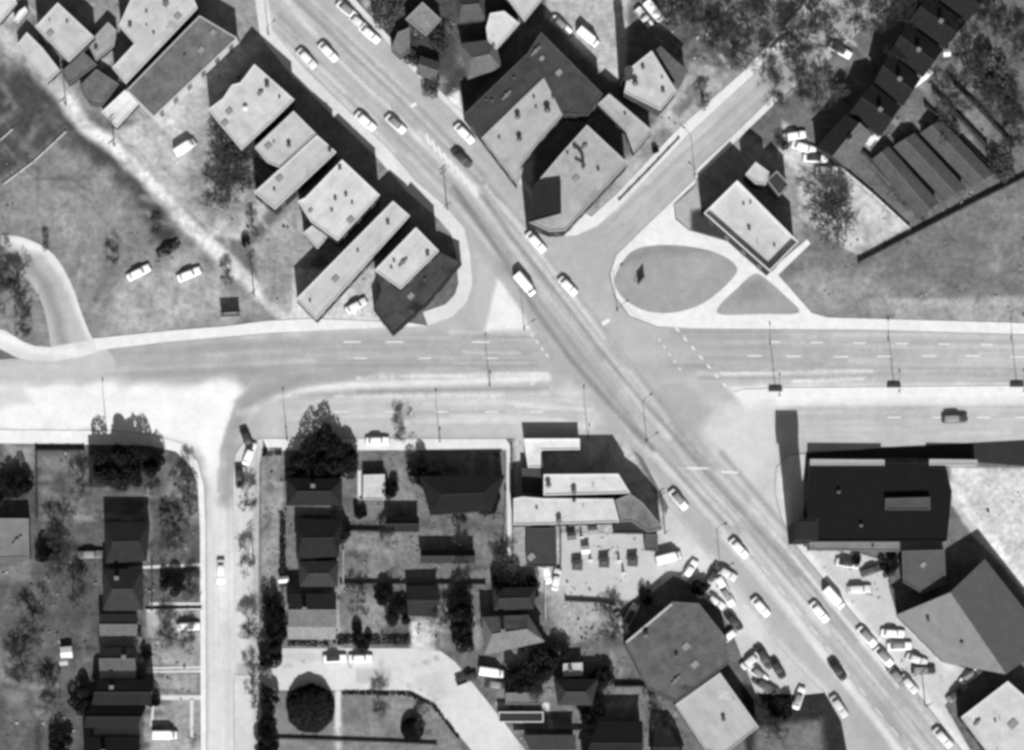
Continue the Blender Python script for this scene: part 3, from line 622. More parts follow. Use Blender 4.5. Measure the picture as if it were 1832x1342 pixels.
FB('small bright white square roof at the foot of the long dark roof', 'shed', [(224,161),(247,186),(209,228),(182,200)], 3.2, 232, 50, name='shed', lip=240, wins=2)
FB('dark striped low shed roof beside the small bright white roof', 'shed', [(172,124),(212,150),(183,189),(158,184),(142,155)], 3, 112, 60, name='shed', wins=2, amp=.35)
FB('grey narrow low roof between the upper left light roof and the L-shaped one', 'shed', [(158,78),(193,40),(208,54),(204,82),(172,108)], 3, 168, 60, name='shed', wins=2, amp=.2, bits=[('vent',172,88,1.5)])
FB('dark low shed roof just below the upper left light roof', 'shed', [(150,94),(173,116),(122,152),(110,128)], 2.8, 112, 60, name='shed', wins=2, amp=.3)
FB('pale flat roof cut by the top left corner of the frame', 'shed', [(-40,-20),(10,-35),(30,5),(0,40),(-30,25)], 3.5, 225, 80, name='shed', wins=2)
FB('small white shed beside the shadow of the upper left building', 'shed', [(34,20),(45,12),(50,20),(32,42),(24,36)], 2.6, 245, 120, name='shed', wins=0)
# --- row between the yard and the diagonal street
FB('big cream flat roof with white vent, northernmost of the diagonal street row', 'shop', [(372,196),(399,176),(415,152),(430,148),(455,115),(526,178),(490,214),(432,268)], 9.0, 212, 60, lip=225, bits=[('white_vent',439,194),('vent',478,154,2),('vent',500,175),('hatch',410,200)], name='shop_building')
FB('pale flat roof with one dark vent, second in the diagonal street row', 'shop', [(456,264),(525,199),(565,239),(501,300),(478,290)], 9.7, 204, 60, bits=[('vent',517,261,1.8),('hatch',480,262)], name='shop_building')
FB('long narrow pale roof, third in the diagonal street row', 'shop', [(567,242),(601,272),(492,374),(455,344)], 10.1, 200, 60, lip=232, bits=[('vent',590,270,1.6),('hatch',500,320)], name='shop_building')
FB('widest bright roof dotted with small vents, middle of the diagonal street row', 'shop', [(612,286),(679,349),(604,430),(556,396),(533,360),(546,354)], 10.9, 222, 50, lip=238, bits=[('vent',600,357,1.3),('vent',619,350,1.3),('vent',608,302,1.5),('vent',630,364),('hatch',627,394)], name='shop_building')
FB('small pale square annex roof behind the widest bright roof', 'shed', [(567,397),(588,420),(568,445),(542,417)], 4.7, 212, 45, name='shed', wins=2)
FB('very long bright narrow roof reaching down to the corner pavement', 'shop', [(703,360),(733,386),(566,572),(530,535)], 7.3, 208, 40, lip=226, bits=[('vent',694,400,1.5),('hatch',600,500),('vent',640,450)], name='shop_building', amp=.1)
FB('bright roof of the corner shop, rising above the dark ground floor roof', 'shop', [(744,407),(785,449),(717,517),(670,484)], 10.4, 216, 45, lip=226, bits=[('vent',765,456,1.6),('vent',705,468),('vent',700,480)], name='shop_building')
FB('dark low ground floor roof wrapping the corner shop', 'shop', [(672,489),(716,520),(788,452),(826,470),(766,542),(703,598),(668,552),(682,520)], 5.0, 75, 40, lip=62, name='shop_building', amp=.4, bits=[('vent',760,500),('hatch',735,530)])
# --- block north-east of the diagonal street
FB('dark roofed wing along the northern side of the big U-shaped block', 'building', [(830,205),(943,96),(972,138),(862,246)], 7.6, 72, 60, lip=86, amp=.3, bits=[('vent',880,180),('vent',920,140)])
FB('dark hipped looking wing at the top of the U-shaped block, above the pale centre roof', 'building', [(945,94),(968,58),(1078,168),(1052,206),(1008,204),(974,136)], 8.5, 74, 60, lip=92, amp=.3, bits=[('hatch',1000,130)])
FB('mid grey roof with several dark vents between the dark wings and the street', 'building', [(973,140),(1006,206),(962,256),(932,296),(925,330),(862,247)], 7.1, 186, 70, bits=[('vent',926,210,2.2),('vent',979,198,2.6),('vent',929,250,2.2),('vent',955,175),('vent',990,175,1.6)])
FB('large grey five-sided corner roof with the curved pipe, beside the side street', 'building', [(1050,224),(1123,292),(1011,412),(983,414),(946,397),(958,330),(1000,280)], 9.4, 180, 50, lip=196, bits=[('vent',1015,275),('vent',1070,305,1.3),('hatch',1030,320)], amp=.18)
FB('small black roofed lean-to at the street end of the five-sided corner roof', 'shed', [(957,328),(1003,322),(1004,381),(943,398)], 10.2, 44, 40, name='shed', wins=0, lip=50)
FB('narrow pale roof between the five-sided corner roof and the light house', 'building', [(1090,168),(1167,234),(1134,273),(1120,235),(1070,186)], 6.0, 190, 60, bits=[('vent',1118,205)])
FB('light square flat roof with dark vents beside the side street', 'house', [(1166,91),(1210,163),(1181,197),(1117,165),(1126,123)], 9.0, 208, 80, bits=[('vent',1136,150,2.4),('vent',1150,122,1.5),('vent',1186,164,1.6)], name='flat_roofed_house')
house('dim hipped roof attached behind the light square flat roof', [(1170,92),(1182,82),(1232,126),(1214,160)], 6.3, 6.6, 112, hip=.2, wins=3)
FB('bright pale roof cut by a dark line at the top centre edge', 'building', [(895,-20),(985,-20),(938,38)], 5.3, 204, 70, wins=3)
FB('small bright polygonal roof near the top centre, below the cut roof', 'building', [(877,24),(902,20),(929,42),(888,88),(873,72),(870,50)], 5.1, 222, 60, wins=3)
FB('textured grey diamond shed in the dark garden at the top', 'shed', [(756,4),(789,35),(762,64),(726,34)], 3.7, 160, 70, name='shed', wins=3, kind='shingle', amp=.25)
FB('dim grey lean-to below the textured diamond shed', 'shed', [(712,58),(732,50),(733,92),(716,103),(700,88)], 3.2, 128, 60, name='shed', wins=0, amp=.3)
house('mid-grey hipped roof in the dark block left of the dark northern wing', [(822,78),(886,70),(898,122),(836,142)], 4.6, 6.2, 112, 122, wall=80, hip=.5, wins=3)
house('dim hipped roof at the top edge above the mid-grey hipped roof', [(812,-14),(866,-16),(868,34),(820,40)], 4.6, 6.2, 84, 95, wall=80, hip=.4, wins=3)
house('low dim shed roof under the textured diamond shed near the pavement', [(752,100),(790,112),(778,146),(744,132)], 2.8, 3.8, 96, 110, wall=80, cat='shed', name='shed', wins=2)
FB('grey flat roof beside the pavement at the very top, left of the diamond shed', 'shed', [(668,-16),(712,-18),(706,24),(676,34)], 3, 92, 60, name='shed', wins=2, amp=.3)
# tall chimney whose long shadow crosses the yard
def stack(label, px, py, h, r0, r1, v, square=False, cap=0, name='chimney_stack', cat='chimney'):
    x, y = W(px, py); r = empty(name, (x, y, 0), label=label, cat=cat); m = MB()
    if square: m.box((0, 0, h/2), (r0*2, r0*2, h), 0, taper=r1/r0)
    else: m.tube((0, 0, 0), (0, 0, h), r0, r1, 16)
    m.build('shaft', solid(v, .2, 1.2, kind='brick'), r); m = MB()
    if square: m.box((0, 0, h+cap/2), (r1*2+.9, r1*2+.5, cap or .5)); m.box((0, 0, h+cap+.15), (r1*1.7, r1*1.7, .3))
    else: m.tube((0, 0, h), (0, 0, h+.5), r1+.15, r1+.15, 16); m.tube((0, 0, h*.93), (0, 0, h*.94+.2), r1+.22, r1+.22, 16)
    m.build('cap', solid(v*1.3, .2, 1.2, kind='brick'), r)
stack('tall tapering brick chimney north of the light square flat roof', 1119, 148, 15.5, 1.7, .95, 60)
# --- filling station
D = FB('bright roof with white parapet standing where the triangular paths meet', 'service station', [(1260,381),(1319,323),(1428,433),(1377,485)], 9.1, 208, 60, lip=242, parapet=1.9, bits=[('vent',1340,410,1.4),('vent',1330,366),('vent',1385,440)], name='service_station', amp=.08)
FB('small pale wing rising out of the shadow behind the white parapet roof', 'shed', [(1334,312),(1352,290),(1376,308),(1370,330),(1352,328)], 7.9, 206, 60, name='shed', wins=2)
FB('tiny dark roofed closet with pale edges behind the white parapet roof', 'shed', [(1372,322),(1390,306),(1412,330),(1394,350)], 6.7, 70, 60, lip=170, name='shed', wins=0)
# --- terraces at the upper right
TER = [((1513,205),(1560,240),(1517,302),(1460,263),'dark roofed end house beside the row of angled parked cars, pale front slope'),
 ((1560,150),(1612,190),(1577,244),(1519,203),'dark gabled house second from the parked cars in the upper right terrace'),
 ((1590,95),(1648,140),(1616,190),(1564,146),'dark gabled house third from the parked cars in the upper right terrace'),
 ((1622,42),(1688,88),(1652,138),(1594,92),'dark gabled house fourth from the parked cars, beside the white van'),
 ((1662,-8),(1728,40),(1692,86),(1626,38),'dark gabled house fifth from the parked cars in the upper right terrace'),
 ((1705,-60),(1770,-12),(1732,38),(1666,-12),'dark gabled house cut by the top edge at the end of the upper right terrace')]
for i, (a, b, c, dd, lb) in enumerate(TER):
    house(lb, [a, b, c, dd] if i else [dd, a, b, c], 6.2, 8.4, 48 if i else 56, 56 if i else 118, wall=70, chim=((a[0]+c[0])/2+6, (a[1]+c[1])/2), group='dark gabled terrace houses', cat='house', wins=6, name='terrace_house')  # end house: sunlit tone of one slope is put into its colour
GAR = [((1560,285),(1590,262),(1680,362),(1645,392),'dark long ribbed roof next to the pale parking lot'),
 ((1598,262),(1636,238),(1728,336),(1690,360),'dark long ribbed roof, second from the pale parking lot'),
 ((1646,238),(1684,214),(1778,312),(1738,334),'dark long ribbed roof, third from the pale parking lot, right of two like it')]
for a, b, c, dd, lb in GAR:
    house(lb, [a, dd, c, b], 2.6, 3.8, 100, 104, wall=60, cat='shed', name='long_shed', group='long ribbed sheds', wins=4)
# --- lower right
FB('huge black flat roof with white northern parapets beside the boulevard', 'warehouse', [(1449,834),(1583,836),(1583,828),(1662,828),(1663,836),(1692,838),(1703,880),(1694,968),(1436,968),(1440,900)], 3.4, 23, 120, lip=38, parapet=.3, amp=.2, name='warehouse', kind='tarred', bits=[('vent',1500,880,1.5),('vent',1540,940,1.5)])
FB('long grey lean-to roof along the southern wall of the huge black roof', 'building', [(1441,970),(1692,970),(1690,984),(1600,986),(1450,984)], 2.8, 138, 90, wins=6)
FB('raised grey skylight block standing on the huge black roof', 'skylight', [(1584,892),(1664,890),(1664,912),(1584,912)], 4.6, 88, 50, z0=3.1, name='roof_lantern', wins=0)
for px0, px1, lb in ((1450,1582,'longer pale parapet strip on the northern edge of the black roof'), (1663,1748,'shorter pale parapet strip at the northeastern corner of the black roof')):
    FB(lb, 'wall', [(px0,822),(px1,823),(px1,832),(px0,832)], 3.6, 180, 170, lip=188, name='parapet_wall', wins=0, parapet=.1)
FB('square dark hut roof south of the black roofed warehouse', 'building', [(1614,986),(1690,984),(1692,1044),(1650,1062),(1616,1040)], 5, 98, 60, amp=.15, wins=4)
house('large two-tone gabled hall at the lower right, western slope lighter than the eastern', [(1683,1180),(1604,1100),(1752,1000),(1850,1160)], 6.8, 9, 130, 90, wall=80, cat='hall', name='gabled_hall', kind='roofing', wins=12) if 0 else None
def hall():
    h1, h2, h3 = 6.2, 8.6, 6.4; A = [(1604,1100),(1690,1186)]; R = [(1700,1060),(1800,1206)]; B = [(1762,1000),(1880,1150)]
    a0, a1 = [W(*p, h1) for p in A]; r0, r1 = [W(*p, h2) for p in R]; b0, b1 = [W(*p, h3) for p in B]
    ox = (a0[0]+b1[0])/2; oy = (a0[1]+b1[1])/2; r = empty('gabled_hall', (ox, oy, 0), label='large two-tone gabled hall at the lower right, western slope paler than the eastern', cat='hall')
    q = lambda p, z: (p[0]-ox, p[1]-oy, z)
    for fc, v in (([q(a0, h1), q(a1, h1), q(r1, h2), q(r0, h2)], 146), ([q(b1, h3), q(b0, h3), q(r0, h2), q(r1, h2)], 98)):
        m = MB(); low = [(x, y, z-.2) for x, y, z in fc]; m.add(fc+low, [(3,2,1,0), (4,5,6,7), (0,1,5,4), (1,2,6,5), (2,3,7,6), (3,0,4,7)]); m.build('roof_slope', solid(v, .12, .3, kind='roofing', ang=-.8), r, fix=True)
    P = ccw([(p[0]-ox, p[1]-oy) for p in (a0, a1, r1, b1, b0, r0)]); m = MB(); skirt(m, inset(P, .4), 0, 6.0)
    for e, f, g in ((a0, r0, b0), (a1, r1, b1)):
        m.add([q(e, h1-.3), q(f, 5.9), q(g, h3-.3), q(f, h2-.25)], [(0, 1, 3), (1, 2, 3)])
    m.build('wall', solid(80, .15, .6, kind='masonry'), r)
    openings(r, [(p[0]+ox, p[1]+oy) for p in inset(P, .4)], 6, (ox, oy), cap=12); roof_bits(r, (ox, oy), 7.2, [('vent',1660,1110,1.5),('vent',1720,1150,1.5)], 0)
hall()
FB('pale flat roof cut by the bottom right corner', 'building', [(1803,1219),(1930,1330),(1850,1450),(1800,1390),(1720,1283)], 7.2, 214, 60, lip=228, bits=[('hatch',1812,1296,1.4),('vent',1780,1290)])
# --- corner shops south of the boulevard
FB('bright white L-shaped roof at the boulevard pavement, northwest of the corner shops', 'shop', [(937,785),(1037,785),(1037,804),(969,805),(971,836),(945,836)], 3.6, 244, 120, lip=248, name='shop_building', wins=4)
FB('bright upper roof of the corner shops, right edge cut along the diagonal street', 'shop', [(973,849),(1106,848),(1127,882),(973,886)], 8.4, 226, 50, lip=236, bits=[('vent',981,868,2.2),('chimney',1027,882,1.1)], name='shop_building')
FB('broad pale lower roof of the corner shops with a dark notch at its right', 'shop', [(919,892),(935,889),(973,892),(1097,893),(1108,934),(973,938),(919,939)], 7.6, 222, 45, lip=226, bits=[('vent',1027,896,1.5),('chimney',1000,934,1.1),('vent',960,910)], name='shop_building')
FB('grey textured roof of the corner shops nearest the diagonal street', 'shop', [(1128,884),(1150,900),(1186,944),(1160,952),(1128,932),(1112,934),(1101,895)], 7.9, 128, 45, lip=150, name='shop_building', amp=.35)
FB('black annex roof below the grey textured corner shop roof', 'shed', [(1100,936),(1146,934),(1152,953),(1098,953)], 4.4, 58, 50, name='shed', wins=2)
FB('dark oblong roof beside the forecourt below the corner shops', 'shed', [(943,945),(995,945),(996,1013),(943,1013)], 3.2, 72, 60, lip=84, name='shed', wins=3)
FB('black narrow roof strip left of the bright upper roof of the corner shops', 'shed', [(934,838),(969,838),(969,878),(934,878)], 3.4, 78, 60, name='shed', wins=0)
for i, (x, y, lb) in enumerate([(1033,1010,'dark hipped kiosk on the forecourt, leftmost of three'), (1081,1005,'dark hipped kiosk in the middle of three on the forecourt'), (1132,1003,'dark hipped kiosk on the forecourt, rightmost of three')]):
    house(lb, [(x-9,y-7),(x+10,y-9),(x+9,y+11),(x-10,y+10)], 1.7, 2.3, 125, 95, wall=110, hip=.7, cat='kiosk', name='kiosk', group='hipped kiosks on the forecourt', wins=2, ov=.2)
FB('small dark square booth at the right edge of the kiosk forecourt', 'kiosk', [(1154,956),(1177,956),(1177,985),(1154,984)], 2.8, 100, 60, name='kiosk', wins=2)
stack('tall dark tower with a wider block on top beside the black roofed warehouse', 1427, 958, 20.3, 2.25, 2.25, 34, square=True, cap=2.6, name='sign_tower', cat='tower')
# --- halls south
HALL = FB('big dark mottled hall roof with one white edge beside the parked cars', 'hall', [(1118,1150),(1203,1077),(1250,1080),(1298,1140),(1307,1184),(1210,1256),(1160,1232)], 6.5, 104, 50, lip=112, amp=.3, name='hall', bits=[('vent',1155,1136,2.5),('vent',1210,1174,1.6)])
def trim(r, a, b, h, v):
    p, q = W(*a, h), W(*b, h); o = r.location; m = MB(); L = math.dist(p, q); m.box(((p[0]+q[0])/2-o.x, (p[1]+q[1])/2-o.y, h+.1), (L, .5, .3), math.atan2(q[1]-p[1], q[0]-p[0])); m.build('edge_trim', solid(v, .15, 1, kind='coping'), r)
trim(HALL, (1121,1149), (1202,1081), 6.5, 200)
FB('light grey flat roof with one small vent near the bottom, right of centre', 'building', [(1288,1204),(1357,1301),(1292,1352),(1262,1342),(1208,1261)], 5.4, 192, 60, bits=[('vent',1294,1287,1.8)], amp=.06)
FB('small pale square shed roof with a dark vent below the big dark hall', 'shed', [(1008,1188),(1042,1186),(1042,1208),(1008,1210)], 3.2, 196, 60, name='shed', wins=0, bits=[('vent',1020,1198,1.8)])
# --- houses of the lower left block
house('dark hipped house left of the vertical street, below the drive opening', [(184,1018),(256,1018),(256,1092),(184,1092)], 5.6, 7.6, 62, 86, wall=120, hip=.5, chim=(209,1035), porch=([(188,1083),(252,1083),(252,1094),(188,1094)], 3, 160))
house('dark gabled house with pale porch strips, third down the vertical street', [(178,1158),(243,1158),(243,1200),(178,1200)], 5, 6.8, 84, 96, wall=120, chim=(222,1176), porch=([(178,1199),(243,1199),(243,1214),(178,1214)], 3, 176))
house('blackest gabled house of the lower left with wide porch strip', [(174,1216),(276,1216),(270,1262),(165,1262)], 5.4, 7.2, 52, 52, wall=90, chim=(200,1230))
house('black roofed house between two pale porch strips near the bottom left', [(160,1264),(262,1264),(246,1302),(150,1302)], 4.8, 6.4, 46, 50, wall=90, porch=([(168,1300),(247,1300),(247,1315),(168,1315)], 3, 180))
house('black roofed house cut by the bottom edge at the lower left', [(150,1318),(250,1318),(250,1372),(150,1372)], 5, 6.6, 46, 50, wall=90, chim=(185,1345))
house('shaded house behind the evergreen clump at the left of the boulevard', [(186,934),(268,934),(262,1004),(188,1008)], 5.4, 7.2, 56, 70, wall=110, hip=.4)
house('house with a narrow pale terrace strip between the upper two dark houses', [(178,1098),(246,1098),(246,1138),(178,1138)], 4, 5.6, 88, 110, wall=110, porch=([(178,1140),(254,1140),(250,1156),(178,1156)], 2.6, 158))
FB('plain mid-grey flat roof cut by the left edge of the frame', 'building', [(-60,928),(51,928),(52,998),(-60,1000)], 4, 134, 70, wins=3)
house('dim hipped cottage roof under the trees at the left boulevard corner', [(158,815),(232,812),(232,870),(160,872)], 4.6, 6, 66, 76, wall=100, hip=.4)
# --- houses of the middle block
house('dark hipped house below the big evergreens with a pale porch strip', [(512,856),(612,856),(612,905),(512,905)], 5.4, 7.4, 58, 60, wall=100, hip=.4, chim=(560,870), porch=([(516,903),(592,903),(592,921),(516,921)], 3, 138))
FB('small bright square garage roof in the middle gardens', 'garage', [(650,850),(688,849),(688,894),(650,894)], 3, 205, 80, name='garage', wins=2, kind='tarred', amp=.2)
house('huge black hipped roof with straight side along the garden path', [(750,852),(904,850),(880,914),(770,922)], 5.8, 7.2, 44, 50, wall=80, hip=.45, wins=10, name='hipped_house')
house('dark gabled house with a shaded garden east of the row of street trees', [(528,928),(612,930),(606,996),(530,1000)], 5.6, 7.6, 50, 58, wall=90, hip=.3)
house('dark low roof in the middle of the gardens', [(690,924),(750,924),(750,952),(690,952)], 3.4, 4.6, 56, 64, wall=80, cat='shed', name='garden_house', wins=3)
house('long low dark roof below the huge black hipped roof', [(752,984),(850,984),(850,1008),(752,1008)], 3, 4.2, 70, 84, wall=90, cat='shed', name='garden_house', wins=3)
house('L-fronted house with grey roof and pale porch near the cul-de-sac pavement', [(516,1062),(602,1062),(602,1122),(516,1122)], 5, 6.8, 60, 122, wall=120, chim=(545,1090), porch=([(515,1120),(602,1120),(600,1144),(515,1144)], 3, 186))
house('tent-shaped dark roof framed by pale eaves in the middle gardens', [(534,1004),(606,1004),(604,1050),(536,1050)], 4.4, 5.8, 72, 90, wall=200, hip=.5)
house('dark gabled garage at the head of the pale driveway', [(727,1048),(785,1046),(782,1104),(730,1102)], 3.4, 4.8, 56, 70, wall=90, cat='garage', name='garage')
house('grey hipped house right of the evergreen column, black shadow beside it', [(862,1104),(945,1100),(975,1148),(866,1172)], 5.6, 7.6, 118, 138, wall=100, hip=.35, chim=(900,1130))
FB('small grey terrace roof above the white carport frame', 'shed', [(905,1240),(972,1240),(972,1260),(905,1260)], 3, 132, 80, name='shed', wins=2)
house('dark pitched house right of the white carport frame', [(990,1215),(1070,1215),(1060,1262),(998,1262)], 4.8, 6.8, 72, 90, wall=100, hip=.5)
FB('black carport roof edged by a white frame near the bottom', 'carport', [(892,1274),(972,1274),(972,1292),(892,1292)], 2.8, 60, 120, lip=226, name='carport', wins=0)
house('large black roofed house cut by the bottom edge, right of the carport', [(1072,1290),(1150,1290),(1150,1370),(1040,1370)], 5.4, 7.6, 46, 50, wall=80, wins=4)
house('black gabled house at the bottom edge below the carport', [(1170,1305),(1200,1305),(1230,1370),(1165,1370)], 4, 5.5, 56, 60, wall=80, wins=3)
house('dim gabled house at the bottom centre beside the cul-de-sac', [(935,1315),(1030,1315),(1030,1370),(960,1370)], 4.8, 6.4, 112, 130, wall=100, wins=3)
house('dark cottage roof among the gardens right of the evergreen column', [(880,1052),(960,1050),(955,1090),(884,1092)], 4.4, 5.8, 70, 80, wall=80, hip=.3, wins=3)
# ---------------------------------------------------------------- trees
M_BARK = solid(92, .2, 3, kind='bark'); M_TWIG = solid(78, .2, 3, kind='twigs'); M_EVER = leaf(38, 'evergreen_leaf'); M_DECID = leaf(88, 'budding_leaf')
def bare_proto(seed):
    rnd = random.Random(seed); tr = MB(); tw = MB()
    def grow(p, dd, L, r, k):
        steps = 2 if k > 2 else 1
        for s in range(steps):
            nd = (dd+Vector((rnd.uniform(-1, 1), rnd.uniform(-1, 1), rnd.uniform(-.3, .5)))*.22).normalized(); q = p+nd*L/steps
            (tr if k > 3 else tw).tube(p, q, r, max(.036, r*.8), 5 if k > 3 else 3, caps=False); p = q; dd = nd; r = max(.036, r*.8)
        if k == 0: return
        nb = (5 if k == 6 else 3 if k > 2 else 2)+(rnd.random() < .5)
        for j in range(nb):
            t = rnd.uniform(0, 2*math.pi); sp = rnd.uniform(.45, .95)
            u = dd.orthogonal().normalized(); v = dd.cross(u); nd = (dd+(u*math.cos(t)+v*math.sin(t))*sp+Vector((0, 0, .12))).normalized()
            grow(p, nd, L*rnd.uniform(.6, .86), r*.7, k-1)
    grow(Vector((0, 0, 0)), Vector((0, 0, 1)), 2.4, .24, 6)
    return tr, tw
def bushy_proto(seed, n, shape):
    rnd = random.Random(seed); tr = MB(); cr = MB()
    tr.tube((0, 0, 0), (0, 0, .55), .05, .03, 7); C = []
    for j in range(9):
        t = rnd.uniform(0, 6.28); tr.tube((0, 0, .15+.04*j), (math.cos(t)*.5, math.sin(t)*.5, .35+.05*j), .02, .008, 4)
    lobes = [(rnd.uniform(0, 6.28), rnd.uniform(.35, .72), rnd.uniform(.3, .85), rnd.uniform(.25, .42)) for _ in range(13)]
    for i in range(n):
        if shape == 'cone':
            z = rnd.random()**1.5; rr = (1-z)**.8*(.8+.2*math.sin(7*z*6)); t = rnd.uniform(0, 6.28); rr *= (.9+.14*math.sin(5*t+seed))
            rr *= rnd.uniform(.55, 1)**.5; p = Vector((math.cos(t)*rr, math.sin(t)*rr, .1+z*.9))
        elif shape == 'dome':
            z = rnd.random(); t = rnd.uniform(0, 6.28); rr = math.sqrt(max(0, 1-z*z))*rnd.uniform(.8, 1.)*(1+.025*math.sin(9*t)); p = Vector((math.cos(t)*rr, math.sin(t)*rr, .08+z*.9))
        else:
            t, rad, zz, lr = lobes[rnd.randrange(13)]; dv = Vector((rnd.gauss(0, 1), rnd.gauss(0, 1), rnd.gauss(0, 1))).normalized()*lr*rnd.uniform(.75, 1.05)
            p = Vector((math.cos(t)*rad, math.sin(t)*rad, zz*.8+.1))+dv; p.z = max(.12, p.z)
        s = rnd.uniform(.03, .065); a = Vector((rnd.gauss(0, 1), rnd.gauss(0, 1), rnd.gauss(0, .6))).normalized(); b = a.orthogonal().normalized()
        b = (b+a.cross(b)*rnd.uniform(-1, 1)).normalized(); c = a.cross(b)
        cr.add([p-a*s-b*s*.6, p+a*s-b*s*.4, p+a*s*.7+b*s*.7, p-a*s*.6+b*s*.6+c*s*.4], [(0, 1, 2, 3)])
    return tr, cr
PROT = {}
def protos():
    for k in range(4):
        tr, tw = bare_proto(11+k*7); R = max(math.hypot(x, y) for x, y, z in tw.v); Z = max(z for x, y, z in tw.v)
        a = tr.build('trunk', M_BARK); b = tw.build('crown', M_TWIG); PROT['bare', k] = (a.data, b.data, R*.86, Z)
        bpy.data.objects.remove(a); bpy.data.objects.remove(b)
    for k in range(3):
        for kd, mt in (('ever', M_EVER), ('leafy', M_DECID), ('cone', M_EVER), ('dome', M_EVER)):
            tr, cr = bushy_proto(30+k*5+len(kd), {'leafy': 1500, 'dome': 7000}.get(kd, 4200), kd)
            a = tr.build('trunk', M_BARK); b = cr.build('crown', mt); PROT[kd, k] = (a.data, b.data, 1., 1.); bpy.data.objects.remove(a); bpy.data.objects.remove(b)
protos(); TN = {'dome': 'clipped_evergreen', 'bare': 'bare_tree', 'ever': 'evergreen_tree', 'leafy': 'budding_tree', 'cone': 'conifer'}; tcount = [0]
def tree(kd, px, py, r, h, label, name=None, cat='tree', group=None):
    tcount[0] += 1; i = tcount[0]; a, b, R, Z = PROT[kd, i % (4 if kd == 'bare' else 3)]; x, y = W(px, py)
    o = empty(name or TN[kd], (x, y, 0), rz=i*1.7, label=label, cat=cat, group=group); s = r*S/R; q = math.sin(px*7.7+py*3.1)*.5+.5; o.scale = (s*(.86+.26*q), s*(1.12-.26*q), h/Z) if kd != 'dome' else (s, s*.97, h/Z)
    for nm, me in (('trunk', a), ('crown', b)): link(bpy.data.objects.new(nm, me), o)
    return o
B = 'bare'; E = 'ever'; L_ = 'leafy'; C = 'cone'
